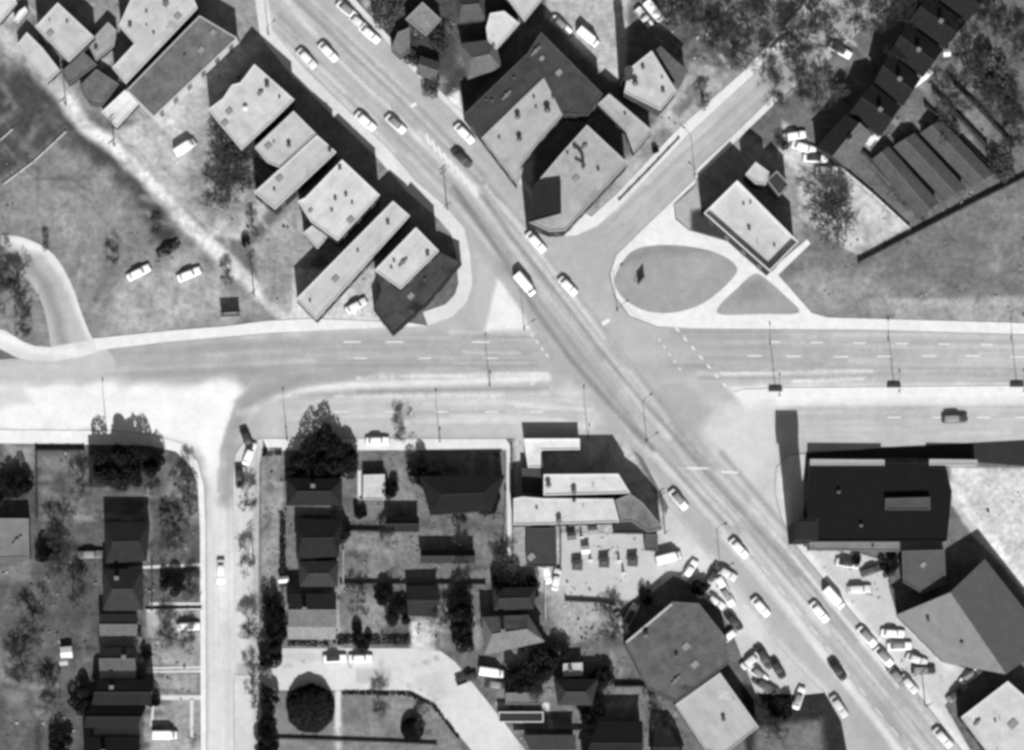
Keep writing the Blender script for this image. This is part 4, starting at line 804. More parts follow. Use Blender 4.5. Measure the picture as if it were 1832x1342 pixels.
TREES = [
 (B,425,300,56,10,'large bare tree behind the long narrow roof of the diagonal street row'), (B,385,345,38,8,'bare tree at the edge of the parking yard, left of the diagonal street row'),
 (B,462,250,24,7,'small bare tree touching the second roof of the diagonal street row'), (B,455,410,16,5,'bare sapling beside the rear lane yard'),
 (B,1490,385,62,10,'big bare tree beside the pale parking lot east of the service station'),
 (B,1478,350,44,8,'bare tree growing into the northern side of the big one by the parking lot'), (B,1600,100,30,9,'bare tree rising behind the third terrace house'), (B,1700,60,40,9,'bare tree between the white tank and the top edge'), (B,1770,180,44,8,'bare tree tangled with the dark spreading tree'), (B,130,1060,34,8,'bare tree left of the dark hipped house'), (B,40,1190,40,8,'bare tree at the left edge below the middle garden'), (B,110,960,30,8,'bare tree right of the mid-grey flat roof at the left edge'), (B,310,960,34,8,'bare tree on the lawn below the corner pavement'), (B,1392,92,46,10,'broad bare tree standing over the side street near the top'), (B,1430,150,38,9,'bare tree over the side street, right of the broad one'),
 (B,1340,62,34,8,'bare tree on the left verge of the side street at the top'), (B,1450,45,36,9,'bare tree by the white car at the top of the side street'),
 (B,1385,190,26,8,'bare tree beside the side street north of the service station'), (B,1560,40,34,8,'bare tree in front of the upper right terrace'),
 (B,1290,55,28,7,'bare tree between the light streaks of the top gardens'), (B,1255,185,20,6,'thin bare tree in the small lawn before the light square roof'),
 (B,28,540,44,9,'bare tree inside the loop drive, upper one'), (B,40,590,26,7,'bare tree inside the loop drive, lower one'), (B,5,500,28,8,'bare tree at the left edge above the loop drive'),
 (B,445,1130,26,8,'bare tree on the pavement opposite the dark row of evergreens'), (B,448,1015,24,8,'bare street tree left of the tent-shaped roof'), (B,440,905,24,8,'bare street tree left of the pale porch garden'),
 (B,452,1240,26,8,'bare street tree below the cul-de-sac mouth'), (B,300,1140,30,7,'bare tree on the lawn beside the small white car'), (B,345,1150,22,6,'bare sapling beside the vertical street lawn'),
 (B,270,875,26,7,'bare tree between the evergreens at the left boulevard corner'), (B,330,900,30,7,'bare tree on the corner lawn beside the vertical street'),
 (B,680,1270,22,7,'bare tree on the cul-de-sac lawn'), (B,760,1300,20,6,'bare sapling near the bend of the cul-de-sac'),
 (B,795,1115,26,7,'bare tree along the pale driveway to the cul-de-sac'), (B,640,1090,22,7,'bare tree at the rim of the oval garden'), (B,905,1020,26,7,'bare tree by the garden path right of the long low roof'),
 (B,725,775,22,7,'bare tree at the boulevard pavement beside the white car'), (B,1780,60,40,9,'bare tree in the upper right corner gardens'), (B,1700,200,34,8,'bare tree behind the white van of the terrace'),
 (B,1100,1130,30,8,'bare tree left of the big dark hall roof'), (B,1180,1285,30,8,'bare tree below the big dark hall roof'), (B,1390,1310,34,8,'bare tree on the dark lawn at the bottom'),
 (B,150,880,26,7,'bare tree in front of the cottage at the left boulevard corner'), (B,110,1010,30,8,'bare tree in the lower left garden near the white dotted car'), (B,60,1110,34,8,'bare tree in the middle of the far left garden'),
 (B,100,1250,34,8,'bare tree in the bottom left garden'), (B,1630,35,30,8,'bare tree beside the fifth terrace house'), (B,85,440,12,4,'bare shrub tree beside the upper rim of the loop drive'),
 (B,200,460,18,5,'bare tree left of the parked white car on the rough ground'), (B,285,415,16,5,'bare tree on the rough ground beside the rear lane'), (B,410,500,16,5,'bare tree between the rear lane and the billboard'),
 (B,960,1235,22,6,'bare tree above the white carport frame'), (B,820,1020,24,7,'bare tree below the long low dark roof'), (B,1820,250,30,8,'bare tree at the right edge above the field'),
 (B,340,840,16,5,'bare sapling at the bend of the left corner pavement'),
 (L_,690,25,34,5.0,'dark leafy tree beside the pavement at the top centre'),  (L_,785,75,26,4.3,'small leafy tree right of the diamond shed'), (L_,738,105,18,3.6,'round bush tree at the garden corner by the diagonal street'),
 (L_,772,160,20,3.6,'round bush tree by the pavement left of the bright wedge'), (B,1200,30,40,8.5,'wide bare tree north of the light square roof'), (B,1260,80,40,8.5,'wide bare tree in the gardens by the side street'),
 (B,1240,20,36,8.5,'wide bare tree at the top edge beside the light streaks'), (B,1462,175,36,8,'bare tree between side street and upper right terrace'), (B,1310,100,34,8,'bare tree spreading over the light streaks by the side street'), (B,1365,130,34,9,'bare tree arching over the side street, below the broad one'), (B,1420,70,40,9,'bare tree arching over the upper side street beside the pale car'), (B,1480,80,30,8,'bare tree left of the white car before the terrace'), (B,1345,15,36,8,'bare tree at the very top over the side street gardens'), (B,1530,60,32,8,'bare tree at the near side of the fourth terrace house'), (B,1740,20,36,8,'bare tree at the top edge of the upper right gardens'), (B,1730,120,34,8,'bare tree left of the dark spreading tree'), (B,1800,200,34,8,'bare tree below the dark spreading tree'), (B,435,345,44,9,'dense bare tree below the large one behind the street row'), (B,405,275,40,9,'bare tree on the yard side of the large one'), (B,240,1180,20,6,'bare sapling beside the third dark gabled house'), (B,340,1060,24,6,'bare tree on the lawn left of the vertical street'), (B,700,960,24,6,'bare tree in the middle gardens beside the fence'), (B,820,965,24,6,'bare tree above the long low dark roof'), (B,590,900,20,6,'bare tree at the corner of the pale porch strip'), (L_,1400,260,14,2.9,'small leafy tree by the angled parked cars'),
 (L_,1772,140,44,5.0,'dark spreading tree in the upper right gardens'), (B,1815,100,42,8.5,'wide bare tree right of the dark spreading tree'), (L_,1690,240,28,4.3,'leafy tree between terrace gardens and ribbed sheds'),
 (B,1590,25,34,8.5,'spreading bare tree at the northern end of the terrace'), (L_,1500,165,20,4.3,'dark leafy tree hugging the second terrace house'),
 (L_,1790,300,30,4.3,'leafy tree at the end of the dark field wall'), (B,1640,20,30,8.5,'wide bare tree at the top behind the fifth terrace house'),
 (E,205,840,42,8.5,'dark evergreen clump at the left boulevard corner, left half'), (E,250,837,37,8.5,'dark evergreen clump at the left boulevard corner, right half'), (E,282,828,21,5.0,'narrow evergreen beside the corner lawn'),
 (E,34,870,27,5.0,'dark evergreen at the left edge below the boulevard'), (E,0,882,29,4.3,'dark evergreen cut by the left edge below the boulevard'), (E,240,962,29,4.3,'evergreen over the shaded left corner house'),
 (E,575,810,44,6.2,'big evergreen beside the boulevard pavement, tallest of its clump'), (E,540,840,31,5.6,'big evergreen on the left side of the boulevard clump'), (E,612,830,37,5.6,'big evergreen on the right side of the boulevard clump'),
 (E,560,857,27,5.0,'evergreen at the lower side of the boulevard clump'), (E,698,877,18,3.7,'narrow evergreen right of the bright square garage'), (E,600,957,27,4.3,'evergreen between the two dark middle houses'),
 (E,570,1017,27,4.3,'evergreen over the tent-shaped roof'), (E,490,1087,23,5.0,'evergreen in the street row, northernmost'), (E,492,1132,25,5.0,'evergreen in the street row, second from north'), (E,486,1177,25,5.0,'evergreen in the street row at the cul-de-sac corner'),
 (E,482,1252,21,5.0,'evergreen in the street row just below the cul-de-sac'), (E,480,1297,23,5.0,'evergreen in the street row, second below the cul-de-sac'), (E,478,1340,23,5.0,'evergreen in the street row cut by the bottom edge'),
 ('dome',556,1268,44,5.2,'big perfectly round dark evergreen beside the cul-de-sac'), ('dome',738,1305,21,3.4,'small round dark evergreen on the cul-de-sac lawn'),
 (E,826,1080,25,5.0,'evergreen column by the gardens, upper one'), (E,824,1112,27,5.6,'evergreen column by the gardens, middle one'), (E,828,1150,25,5.0,'evergreen column by the gardens, lower one'),
 (E,905,1047,33,5.0,'dark evergreen above the grey hipped house'), (E,945,1054,25,4.3,'dark evergreen right of the one above the grey hipped house'), (E,960,1197,39,5.6,'black evergreen below the grey hipped house, left half'), (E,930,1217,27,5.0,'black evergreen behind the row of vans'),
 (E,760,852,31,5.6,'evergreen hugging the left end of the huge black hipped roof'), (E,870,897,29,5.0,'evergreen hugging the lower right of the huge black hipped roof'),
 (E,150,1254,27,4.3,'dark evergreen left of the blackest gabled house'), (E,110,1332,27,4.3,'evergreen at the bottom left edge'), (E,275,1252,16,3.1,'small evergreen between blackest house and the drive'),
 (E,650,1150,18,2.5,'low evergreen hedge tree by the cul-de-sac pavement'), (E,715,1102,25,3.7,'evergreen between the oval garden and the driveway'), (E,690,1067,21,3.7,'evergreen at the upper right rim of the oval garden'),
 (E,85,992,21,3.7,'evergreen in the left garden beside the grey flat roof'), (E,1000,1167,21,3.7,'evergreen right of the grey hipped house'), (E,1075,1217,27,3.7,'evergreen left of the big dark hall'),
 (E,1055,1267,29,4.3,'evergreen over the dark pitched house near the carport'), (E,1590,1012,21,3.1,'evergreen between the black warehouse and the dark hut'), (E,1530,1004,12,2.2,'small evergreen bush by the lower right forecourt'),
 (E,310,1047,23,3.7,'evergreen on the lawn right of the dark hipped house'), (E,262,1172,12,2.5,'small round evergreen right of the pale porch strips'), (E,1395,1267,27,3.1,'low evergreen on the dark lawn near the white car'),
 (E,1250,1052,16,3.1,'evergreen on the forecourt behind the dark hall'), (E,1155,1067,16,2.5,'evergreen bush at the lower corner of the kiosk forecourt'), (E,645,917,14,2.5,'garden bush below the bright square garage'),
 (E,300,449,10,1.9,'dark thicket bush on the rough ground beside the parked white cars'), (E,440,434,10,1.9,'dark bush at the edge of the yard by the rear lane'), (E,640,1124,12,1.9,'garden bush at the lower rim of the oval garden'),
 (E,1172,270,7,1.5,'small dark bush beside the side street pavement'),
]
for t in TREES: tree(*t)
# ground cover that no one could count: weeds and tufts on the rough ground
def scrub():
    m = MB(); rnd = random.Random(5)
    Z = [([(0,130),(300,370),(440,560),(170,600),(0,560)], 60, .25), ([(1560,100),(1832,0),(1832,320),(1640,400),(1520,300)], 900, .4),
         ([(0,810),(360,810),(360,1342),(0,1342)], 1300, .35), ([(465,810),(910,810),(910,1150),(465,1150)], 1100, .35), ([(870,1160),(1220,1160),(1280,1342),(930,1342)], 600, .35),
         ([(650,0),(860,0),(830,170),(745,130)], 500, .45), ([(1120,0),(1500,0),(1350,130),(1210,130)], 600, .45), ([(345,230),(450,250),(460,370),(390,420),(340,340)], 300, .35), ([(1345,1245),(1480,1250),(1490,1342),(1345,1342)], 250, .35)]
    for poly, n, s0 in Z:
        xs = [p[0] for p in poly]; ys = [p[1] for p in poly]; cl = [(rnd.uniform(min(xs), max(xs)), rnd.uniform(min(ys), max(ys))) for _ in range(max(6, n//18))]
        X = []; Y = []
        for k in range(n):
            cx, cy = rnd.choice(cl); X.append(rnd.gauss(cx, 9)); Y.append(rnd.gauss(cy, 9))
        X = np.array(X); Y = np.array(Y); ok = inside(X, Y, poly) & ~inside(X, Y, ROAD)
        for a, b in zip(X[ok], Y[ok]):
            x, y = W(a, b); s = s0*rnd.uniform(.3, 1.0); h = s*rnd.uniform(.2, .5)
            for q in range(3):
                t = q*1.05+rnd.random(); u = (math.cos(t)*s, math.sin(t)*s); m.add([(x-u[0], y-u[1], .02), (x+u[0], y+u[1], .02), (x+u[0]*.5, y+u[1]*.5, h), (x-u[0]*.6, y-u[1]*.4, h*.8)], [(0, 1, 2, 3)])
    tag(m.build('weeds', leaf(128, 'weed_leaf')), 'rough weeds and garden tufts scattered over the grass', 'weeds', kind='stuff')
scrub()
def rubble():                   # small rubbish, stones and worn patches, too many and too small to count
    m = MB(); rnd = random.Random(9)
    Z = [([(0,130),(300,370),(440,560),(170,600),(0,560)], 260), ([(215,235),(425,80),(430,270),(480,375),(390,425),(290,335)], 260), ([(1440,430),(1640,420),(1832,330),(1832,570),(1450,560)], 260), ([(1520,100),(1832,0),(1832,320),(1640,400),(1520,300)], 800),
         ([(0,810),(360,810),(360,1342),(0,1342)], 1100), ([(465,810),(910,810),(910,1150),(465,1150)], 1100), ([(870,1160),(1220,1160),(1280,1342),(930,1342)], 600), ([(650,0),(860,0),(830,170),(745,130)], 300), ([(1120,0),(1500,0),(1350,130),(1210,130)], 700),
         ([(1000,950),(1150,950),(1300,1120),(1340,1230),(1200,1060),(1010,1070)], 500), ([(1440,980),(1590,1000),(1700,1190),(1740,1342),(1690,1342)], 500), ([(1700,845),(1832,850),(1832,1040)], 70), ([(1410,240),(1500,300),(1620,405),(1540,455),(1410,350)], 160), ([(0,0),(240,0),(220,200),(100,180)], 300), ([(525,480),(670,480),(690,570),(560,570)], 160), ([(1110,240),(1240,150),(1250,210),(1080,350)], 260), ([(970,1070),(1110,1080),(1100,1150),(1000,1150)], 200), ([(440,430),(540,370),(530,550),(480,540)], 120)]
    for poly, n in Z:
        xs = [p[0] for p in poly]; ys = [p[1] for p in poly]; cl = [(rnd.uniform(min(xs), max(xs)), rnd.uniform(min(ys), max(ys))) for _ in range(max(5, n//12))]
        X = []; Y = []
        for k in range(int(n*.5)):
            cx, cy = rnd.choice(cl) if rnd.random() < .8 else (rnd.uniform(min(xs), max(xs)), rnd.uniform(min(ys), max(ys))); X.append(rnd.gauss(cx, 8)); Y.append(rnd.gauss(cy, 8))
        X = np.array(X); Y = np.array(Y); ok = inside(X, Y, poly)
        for a, b in zip(X[ok], Y[ok]):
            x, y = W(a, b); s = .1+.4*rnd.random()**3; m.box((x, y, .13+s*.2), (s*rnd.uniform(.7, 2.), s, s*rnd.uniform(.3, .9)), rnd.random()*3, taper=rnd.uniform(.4, .9), mi=rnd.choice((0, 0, 0, 0, 1, 1, 2)))
    tag(m.build('rubble', [solid(150, .3, 2, kind='stone'), solid(70, .3, 2, kind='scrap'), solid(205, .2, 2, kind='pale_scrap')]), 'small stones, scraps and rubbish lying about the yards and gardens', 'rubble', kind='stuff')
rubble()

# ---------------------------------------------------------------- vehicles
M_TYRE = gloss(.02, 'tyre_rubber', .8); M_CHROME = gloss(.6, 'chrome', .25, 1); M_CGLASS = gloss(.1, 'car_glass', .3); M_LAMP = gloss(.7, 'lamp_glass', .2); M_UNDER = gloss(.03, 'underbody', .8)
def sect(x, hw, z0, z1, k=10, sq=.35):
    """closed section across the car at x"""
    P = []
    for i in range(k):
        t = math.pi*(i/(k-1)); c, s = math.cos(t), math.sin(t)
        P.append((x, -hw*math.copysign(abs(c)**sq, c), z0+(z1-z0)*abs(s)**sq))
    return P
def wheel(m, x, y, r=.34, wd=.2): m.tube((x, y-wd/2, r), (x, y+wd/2, r), r, n=14, mi=0); m.tube((x, y-wd/2-.02, r), (x, y+wd/2+.02, r), r*.5, n=10, mi=1)
def sedan(Ln=5.2, wagon=False):
    r = empty('car', (0, 0, 0)); h = Ln/2; pt = paint(); m = MB()
    m.loft([sect(h*f, .93*wf, .34, z) for f, wf, z in ((-1, .74, .72), (-.96, .86, .84), (-.8, .96, .93), (-.4, 1, 1.0), (0, 1, 1.02), (.35, 1, 1.0), (.7, .97, .97), (.9, .9, .93), (.98, .82, .82), (1, .7, .66))]); m.build('body', pt, r, smooth=True, fix=True)
    m = MB(); m.loft([sect(x, hw, .95, z, 10, .5) for x, hw, z in (((-1.9 if not wagon else -2.3), .66, 1.02), ((-1.2 if not wagon else -2.1), .72, 1.38), (-.3, .74, 1.44), (.5, .72, 1.40), (1.15, .68, 1.02))]); m.build('windows', M_CGLASS, r, smooth=True, fix=True)
    m = MB(); m.loft([sect(x, hw, 1.3, z, 10, .55) for x, hw, z in (((-1.6 if not wagon else -2.2), .62, 1.36), ((-1.0 if not wagon else -1.8), .70, 1.54), (-.1, .72, 1.59), (.55, .68, 1.53), (.85, .58, 1.42))]); m.build('roof', pt, r, smooth=True, fix=True)
    for x in (-1.45, 1.5):
        for y in (-.82, .82): m = MB(); wheel(m, x, y); m.build('wheel', [M_TYRE, M_CHROME], r)
    for x, y0 in ((h+.04, .82), (-h-.04, .84)):
        m = MB(); m.box((x, 0, .5), (.14, y0*2, .16)); m.box((x*.985, -.5, .5), (.2, .1, .24)); m.box((x*.985, .5, .5), (.2, .1, .24)); m.build('bumper', M_CHROME, r)
    for y in (-.64, .64):
        m = MB(); m.tube((h-.12, y, .74), (h+.02, y, .74), .11, n=10); m.build('headlight', M_LAMP, r)
        m = MB(); m.box((-h+.06, y, .72), (.12, .14, .18)); m.build('taillight', M_UNDER, r)
    freeze(r); return r
def van():
    r = empty('van', (0, 0, 0)); pt = paint()
    m = MB(); m.loft([sect(x, hw, .4, z, 10, .25) for x, hw, z in ((-2.9, 1.0, 2.15), (-2.8, 1.06, 2.3), (1.0, 1.06, 2.32), (1.45, 1.04, 2.2))]); m.build('cargo_box', pt, r, smooth=False, fix=True)
    m = MB(); m.loft([sect(x, hw, .4, z, 10, .35) for x, hw, z in ((1.46, .98, 1.95), (1.8, .98, 1.9), (2.2, .96, 1.2), (2.8, .88, 1.05), (2.9, .8, .8))]); m.build('cab', pt, r, smooth=True, fix=True)
    m = MB(); m.add([(1.86, -.8, 1.86), (1.86, .8, 1.86), (2.24, .8, 1.24), (2.24, -.8, 1.24)], [(0, 1, 2, 3)]); m.build('windscreen', M_CGLASS, r)
    for x in (-1.8, 2.1):
        for y in (-.92, .92): m = MB(); wheel(m, x, y, .4, .24); m.build('wheel', [M_TYRE, M_CHROME], r)
    for x in (-3.0, 3.0): m = MB(); m.box((x, 0, .5), (.12, 1.9, .18)); m.build('bumper', M_CHROME, r)
    for y in (-.66, .66): m = MB(); m.tube((2.8, y, .74), (2.96, y, .74), .11, n=10); m.build('headlight', M_LAMP, r)
    freeze(r); return r
def pickup():
    r = empty('pickup_truck', (0, 0, 0)); pt = paint()
    m = MB(); m.loft([sect(x, hw, .4, z, 10, .35) for x, hw, z in ((-.1, .92, 1.7), (.1, .94, 1.78), (1.0, .92, 1.74), (1.5, .92, 1.1), (2.4, .86, 1.02), (2.55, .78, .8))]); m.build('cab', pt, r, smooth=True, fix=True)
    m = MB(); m.add([(1.06, -.74, 1.7), (1.06, .74, 1.7), (1.5, .78, 1.14), (1.5, -.78, 1.14)], [(0, 1, 2, 3)]); m.build('windscreen', M_CGLASS, r)
    m = MB(); m.box((-1.4, 0, .62), (2.5, 1.8, .1))
    for y in (-.88, .88): m.box((-1.4, y, .9), (2.5, .08, .5))
    m.box((-2.63, 0, .9), (.08, 1.8, .5)); m.box((-.17, 0, .92), (.08, 1.8, .5)); m.build('load_bed', pt, r)
    for x in (-1.7, 1.7):
        for y in (-.8, .8): m = MB(); wheel(m, x, y, .38, .22); m.build('wheel', [M_TYRE, M_CHROME], r)
    for y in (-.62, .62): m = MB(); m.tube((2.45, y, .74), (2.6, y, .74), .1, n=10); m.build('headlight', M_LAMP, r)
    freeze(r); return r
PV = {}
def vehicle(kd, px, py, deg, v, label, group=None, z=.02):
    first = kd not in PV
    if first: PV[kd] = {'s': sedan, 'w': lambda: sedan(5.3, True), 'v': van, 'p': pickup}[kd]()
    o = PV[kd] if first else copy_tree(PV[kd]); x, y = W(px, py, .7); o.location = (x, y, z); o.scale = (1.12, 1.1, 1.1) if kd in 'sw' else (1.05,)*3; o.rotation_euler = (0, 0, math.radians(deg))
    tag(o, label, {'s': 'car', 'w': 'car', 'v': 'van', 'p': 'pickup truck'}[kd], group); c = T(v) if v < 250 else .86
    if first:
        for ch in o.children: ch.color = (c, c, c*1.01, 1)
    else:
        for ch in COPIES(o): ch.color = (c, c, c*1.01, 1)
    o.color = (c, c, c*1.01, 1); q = math.sin(px*12.9+py*78.2)*43758.5; q -= math.floor(q); f = .93+.16*q; o.scale = (o.scale[0]*f, o.scale[1]*(.97+.05*q), o.scale[2]*(.95+.1*((q*7) % 1)))
    if kd in 'sw' and (q*13) % 1 < .35:    # two-tone cars
        t = (.05, .25, .8)[int(q*31) % 3]
        for ch in (o.children if first else COPIES(o)):
            if ch.name.startswith('roof'): ch.color = (t, t, t, 1)
    return o
def COPIES(o): return [x for x in scene.collection.objects if x.parent == o]
d1 = -43; g1 = 'cars on the diagonal street'; g2 = 'parked cars'
CARS = [
 ('s',621,18,-40,255,'white car parked at the top, nearest the frame edge on the diagonal street',g2), ('s',661,61,-40,255,'white car parked against the pavement beside the dark garden at the top',g2), ('s',641,40,-40,235,'pale car squeezed between the two parked at the top of the street',g2),
 ('s',549,105,-46,240,'pale car driving close to the left pavement at the top',g1), ('s',587,93,-46,252,'white car in the inner lane near the top, right of the pavement-side car',g1),
 ('s',654,217,-42,252,'white car at the kerb beside the tree-like shadow',g2), ('s',708,222,-42,256,'large white car in the middle of the upper diagonal street',g1),
 ('s',831,239,-46,255,'white car parked in front of the dark northern wing',g2), ('s',826,283,-44,90,'dark car parked beside the hatched road marking',g2),
 ('s',959,433,-48,255,'white car at the mouth of the side street',g1), ('s',1016,512,-46,256,'white car crossing the junction left of the oval lawn',g1), ('v',939,509,-50,250,'white van on the tracks at the traffic island',g1),
 ('v',331,264,32,256,'white van alone in the open yard by the rear lane',g2), ('s',248,488,27,256,'white car on the rough ground, left of the pair',g2), ('s',338,491,22,250,'white car on the rough ground, right of the pair',g2), ('s',301,446,30,60,'dark car behind the pair of white cars on rough ground',g2),
 ('s',637,547,28,248,'white car in the nook between long roof and corner shop',g2),
 ('s',1214,894,-50,252,'white car beside the rounded front of the corner shops',g1), ('s',1322,981,-48,256,'white car driving between the lower forecourts',g1), ('s',1361,1086,-49,256,'white car beside the long curved kerb line',g1),
 ('s',1466,1095,-50,250,'white car in the centre lanes left of the white truck-like van',g1), ('v',1492,1070,-48,256,'long white van by the right pavement of the lower diagonal street',g1),
 ('s',1498,1198,-54,60,'single dark car in the middle of the lower diagonal street',g1), ('s',1501,1264,-56,225,'pale car turning at the lower left kerb',g1),
 ('s',1551,1139,-48,252,'first of three white cars parked nose to tail by the lower right forecourt','cars parked nose to tail'), ('s',1581,1175,-48,250,'second of three cars parked nose to tail by the lower right forecourt','cars parked nose to tail'), ('s',1606,1212,-48,150,'third and greyest of the cars parked nose to tail','cars parked nose to tail'),
 ('s',1687,1320,-48,245,'pale car near the bottom edge on the right side of the street',g1),
 ('s',1429,1249,72,252,'white car standing alone on the dark lawn near the bottom',g2),
 ('w',1537,1054,2,235,'pale estate car on the forecourt under the dark lean shadow',g2), ('s',1597,1133,-4,256,'white car on the right forecourt, upper of two side by side',g2), ('s',1609,1156,2,254,'white car on the right forecourt, lower of two side by side',g2), ('w',1652,1199,0,70,'dark estate car on the right forecourt near the two-tone hall',g2),
 ('s',1737,1209,35,252,'white car at the corner of the pale bottom right roof',g2),
 ('v',1196,998,14,256,'white van standing across the forecourt beside the kiosks',g2), ('s',1234,1020,58,256,'white car right of the van on the kiosk forecourt',g2),
 ('s',1291,1044,-62,250,'white car leading the jumble of cars behind the dark hall',g2), ('s',1263,1052,50,225,'pale car in the jumble behind the dark hall, nearest the van',g2), ('s',1279,1076,-35,245,'white car lowest in the jumble behind the dark hall',g2), ('s',1309,1134,40,215,'grey-white car squeezed beside the right wall of the dark hall',g2),
 ('s',1300,1026,-30,235,'pale car at the upper end of the jumble behind the dark hall',g2), ('s',1276,1028,60,90,'dark car in the jumble behind the dark hall, beside the white van side',g2), ('s',1300,1066,-58,252,'white car on the street side of the jumble behind the dark hall',g2), ('s',1312,1112,-50,70,'dark car beside the right wall of the dark hall',g2), ('s',1345,1180,40,230,'pale car backed against the small lower forecourt edge',g2), ('s',1626,1224,-48,235,'pale car at the far end of the nose to tail row',g2), ('s',1560,1020,20,90,'dark car on the forecourt below the black warehouse',g2), ('s',1516,1008,-10,240,'pale car at the grey lean-to of the black warehouse',g2), ('s',1640,1180,-20,240,'pale car just above the dark estate car on the right forecourt',g2), ('s',1712,1240,40,140,'grey car in the shade of the bottom right roof',g2),
 ('s',1357,1206,-40,250,'white car on the small lower forecourt, left of the dark pair',g2), ('s',1366,1176,-55,80,'dark car on the small lower forecourt, upper one',g2), ('s',1391,1196,-58,60,'darkest car on the small lower forecourt, right one',g2), ('s',1368,1226,-32,90,'dark car on the small lower forecourt by the pavement end',g2),
 ('w',1708,749,2,75,'dark car driving east on the lower carriageway of the boulevard','cars on the boulevard'), ('s',675,789,1,256,'white car parked by the boulevard pavement beside the evergreen clump',g2),
 ('s',599,1178,2,254,'white car in the cul-de-sac, left of two',g2), ('s',645,1178,0,250,'white car in the cul-de-sac, right of two',g2),
 ('s',395,1024,-90,256,'white car driving on the narrow vertical street','cars on the boulevard'), ('s',162,992,2,120,'grey car with bright ends in the lower left garden',g2), ('w',337,1121,2,250,'small white car on the drive of the vertical street lawns',g2),
 ('v',295,1315,0,256,'white van on the drive at the bottom left',g2),
 ('p',835,1214,20,70,'dark pickup beside the bend of the cul-de-sac',g2), ('v',879,1203,-8,252,'white van at the bend of the cul-de-sac, above the dark vehicles',g2), ('s',889,1226,-6,70,'dark car below the white van at the cul-de-sac bend',g2),
 ('s',1004,45,-42,252,'white car in the yard above the dark wing, leftmost of the yard',g2), ('v',1052,67,-40,255,'white van in the yard above the dark wing',g2), ('v',1170,21,-50,252,'white van beside the long chimney shadow at the top',g2), ('p',1152,32,-50,225,'pale pickup left of the white van at the top',g2),
 ('s',1503,90,-30,250,'white car at the kerb before the upper right terrace',g2), ('s',1399,78,40,240,'pale car on the left side of the upper side street',g2), ('v',1648,139,38,252,'white van in the gardens behind the third terrace house',g2),
 ('s',1421,243,8,250,'pale car in the angled row, topmost of four','angled row of parked cars'), ('s',1438,264,-18,256,'white car in the angled row, second from top','angled row of parked cars'), ('s',1459,283,-2,254,'white car in the angled row, third from top','angled row of parked cars'), ('s',1479,305,2,256,'white car in the angled row, lowest of four','angled row of parked cars'),
 ('s',442,786,-68,60,'dark car by the left end of the boulevard pavement',g2), ('s',446,812,68,252,'white car just below the dark one at the vertical street corner',g2), ('s',428,852,-86,80,'dark car parked on the right side of the vertical street',g2), ('p',1565,247,50,235,'pale pickup beside the end house of the terrace',g2),
 ('s',978,1025,-80,252,'white car below the dark oblong roof',g2), ('s',995,1037,80,245,'pale car right of the white one below the dark oblong roof',g2), ('s',1128,1101,62,245,'pale car in the shade above the big dark hall',g2), ('s',1111,1114,-62,230,'grey-white car left of the pale one above the big dark hall',g2),
]
for c in CARS: vehicle(*c)

# ---------------------------------------------------------------- poles, lamps, signs, walls, fences
M_POLE = solid(70, .1, 2, kind='post'); M_WHITE = solid(235, .05, 1, kind='white_metal')
def lamp_post(px, py, label, h=11., arms=2, ang=0.):
    x, y = W(px, py); r = empty('street_lamp', (x, y, .13), rz=ang, label=label, cat='street lamp', group='street lamps'); m = MB()
    m.tube((0, 0, 0), (0, 0, h), .11, .06, 8); m.tube((0, 0, 0), (0, 0, .5), .2, .18, 8); m.build('pole', M_POLE, r)
    if arms == 2: m = MB(); m.box((0, 0, .3), (3.4, 1.0, .6), taper=.85); m.build('base', M_UNDER, r)
    for s in ((-1, 1) if arms == 2 else (1,)):
        m = MB(); m.tube((0, 0, h-.3), (0, s*1.2, h+.25), .05, n=6); m.tube((0, s*1.2, h+.25), (0, s*2.1, h+.3), .045, n=6); m.build('arm', M_POLE, r)
        m = MB(); m.box((0, s*2.45, h+.26), (.34, .85, .2), taper=.7); m.build('lamp_head', M_POLE, r)
for px, py, lb, a in ((1387,697,'double-armed lamp on the median nearest the junction', 0), (1599,690,'double-armed lamp in the middle of the visible median', 0), (1819,689,'double-armed lamp at the right edge of the frame on the median', 0)): lamp_post(px, py, lb, ang=a)
for px, py, lb, a in ((191,771,'single-armed lamp on the pavement of the wide pale left road', 0), (514,788,'single-armed lamp at the boulevard left of the big evergreens', 0), (787,790,'single-armed lamp at the boulevard above the gardens', 0), (1052,784,'single-armed lamp beside the white L-shaped roof', 0),
    (1289,1018,'single-armed lamp on the forecourt side of the lower diagonal street', -1.2), (938,590,'single-armed lamp on the traffic island', -1), (1243,314,'single-armed lamp on the side street by the service station', .8), (876,690,'single-armed lamp on the thin left median', 0), (480,62,'single-armed lamp at the top left of the diagonal street', -.8),
    (1104,556,'single-armed lamp at the foot of the oval lawn', -1), (1157,790,'single-armed lamp before the corner shops', -1)): lamp_post(px, py, lb, h=8, arms=1, ang=a)
def pole(px, py, label, h=9.):
    x, y = W(px, py); r = empty('utility_pole', (x, y, 0), rz=.7, label=label, cat='utility pole', group='utility poles'); m = MB(); m.tube((0, 0, 0), (0, 0, h), .16, .1, 8); m.build('post', M_BARK, r)
    for z in (h-.5, h-1.3): m = MB(); m.box((0, 0, z), (2.2, .12, .14)); [m.tube((q, 0, z+.07), (q, 0, z+.22), .05, n=6) for q in (-1, -.5, .5, 1)]; m.build('crossarm', M_BARK, r)
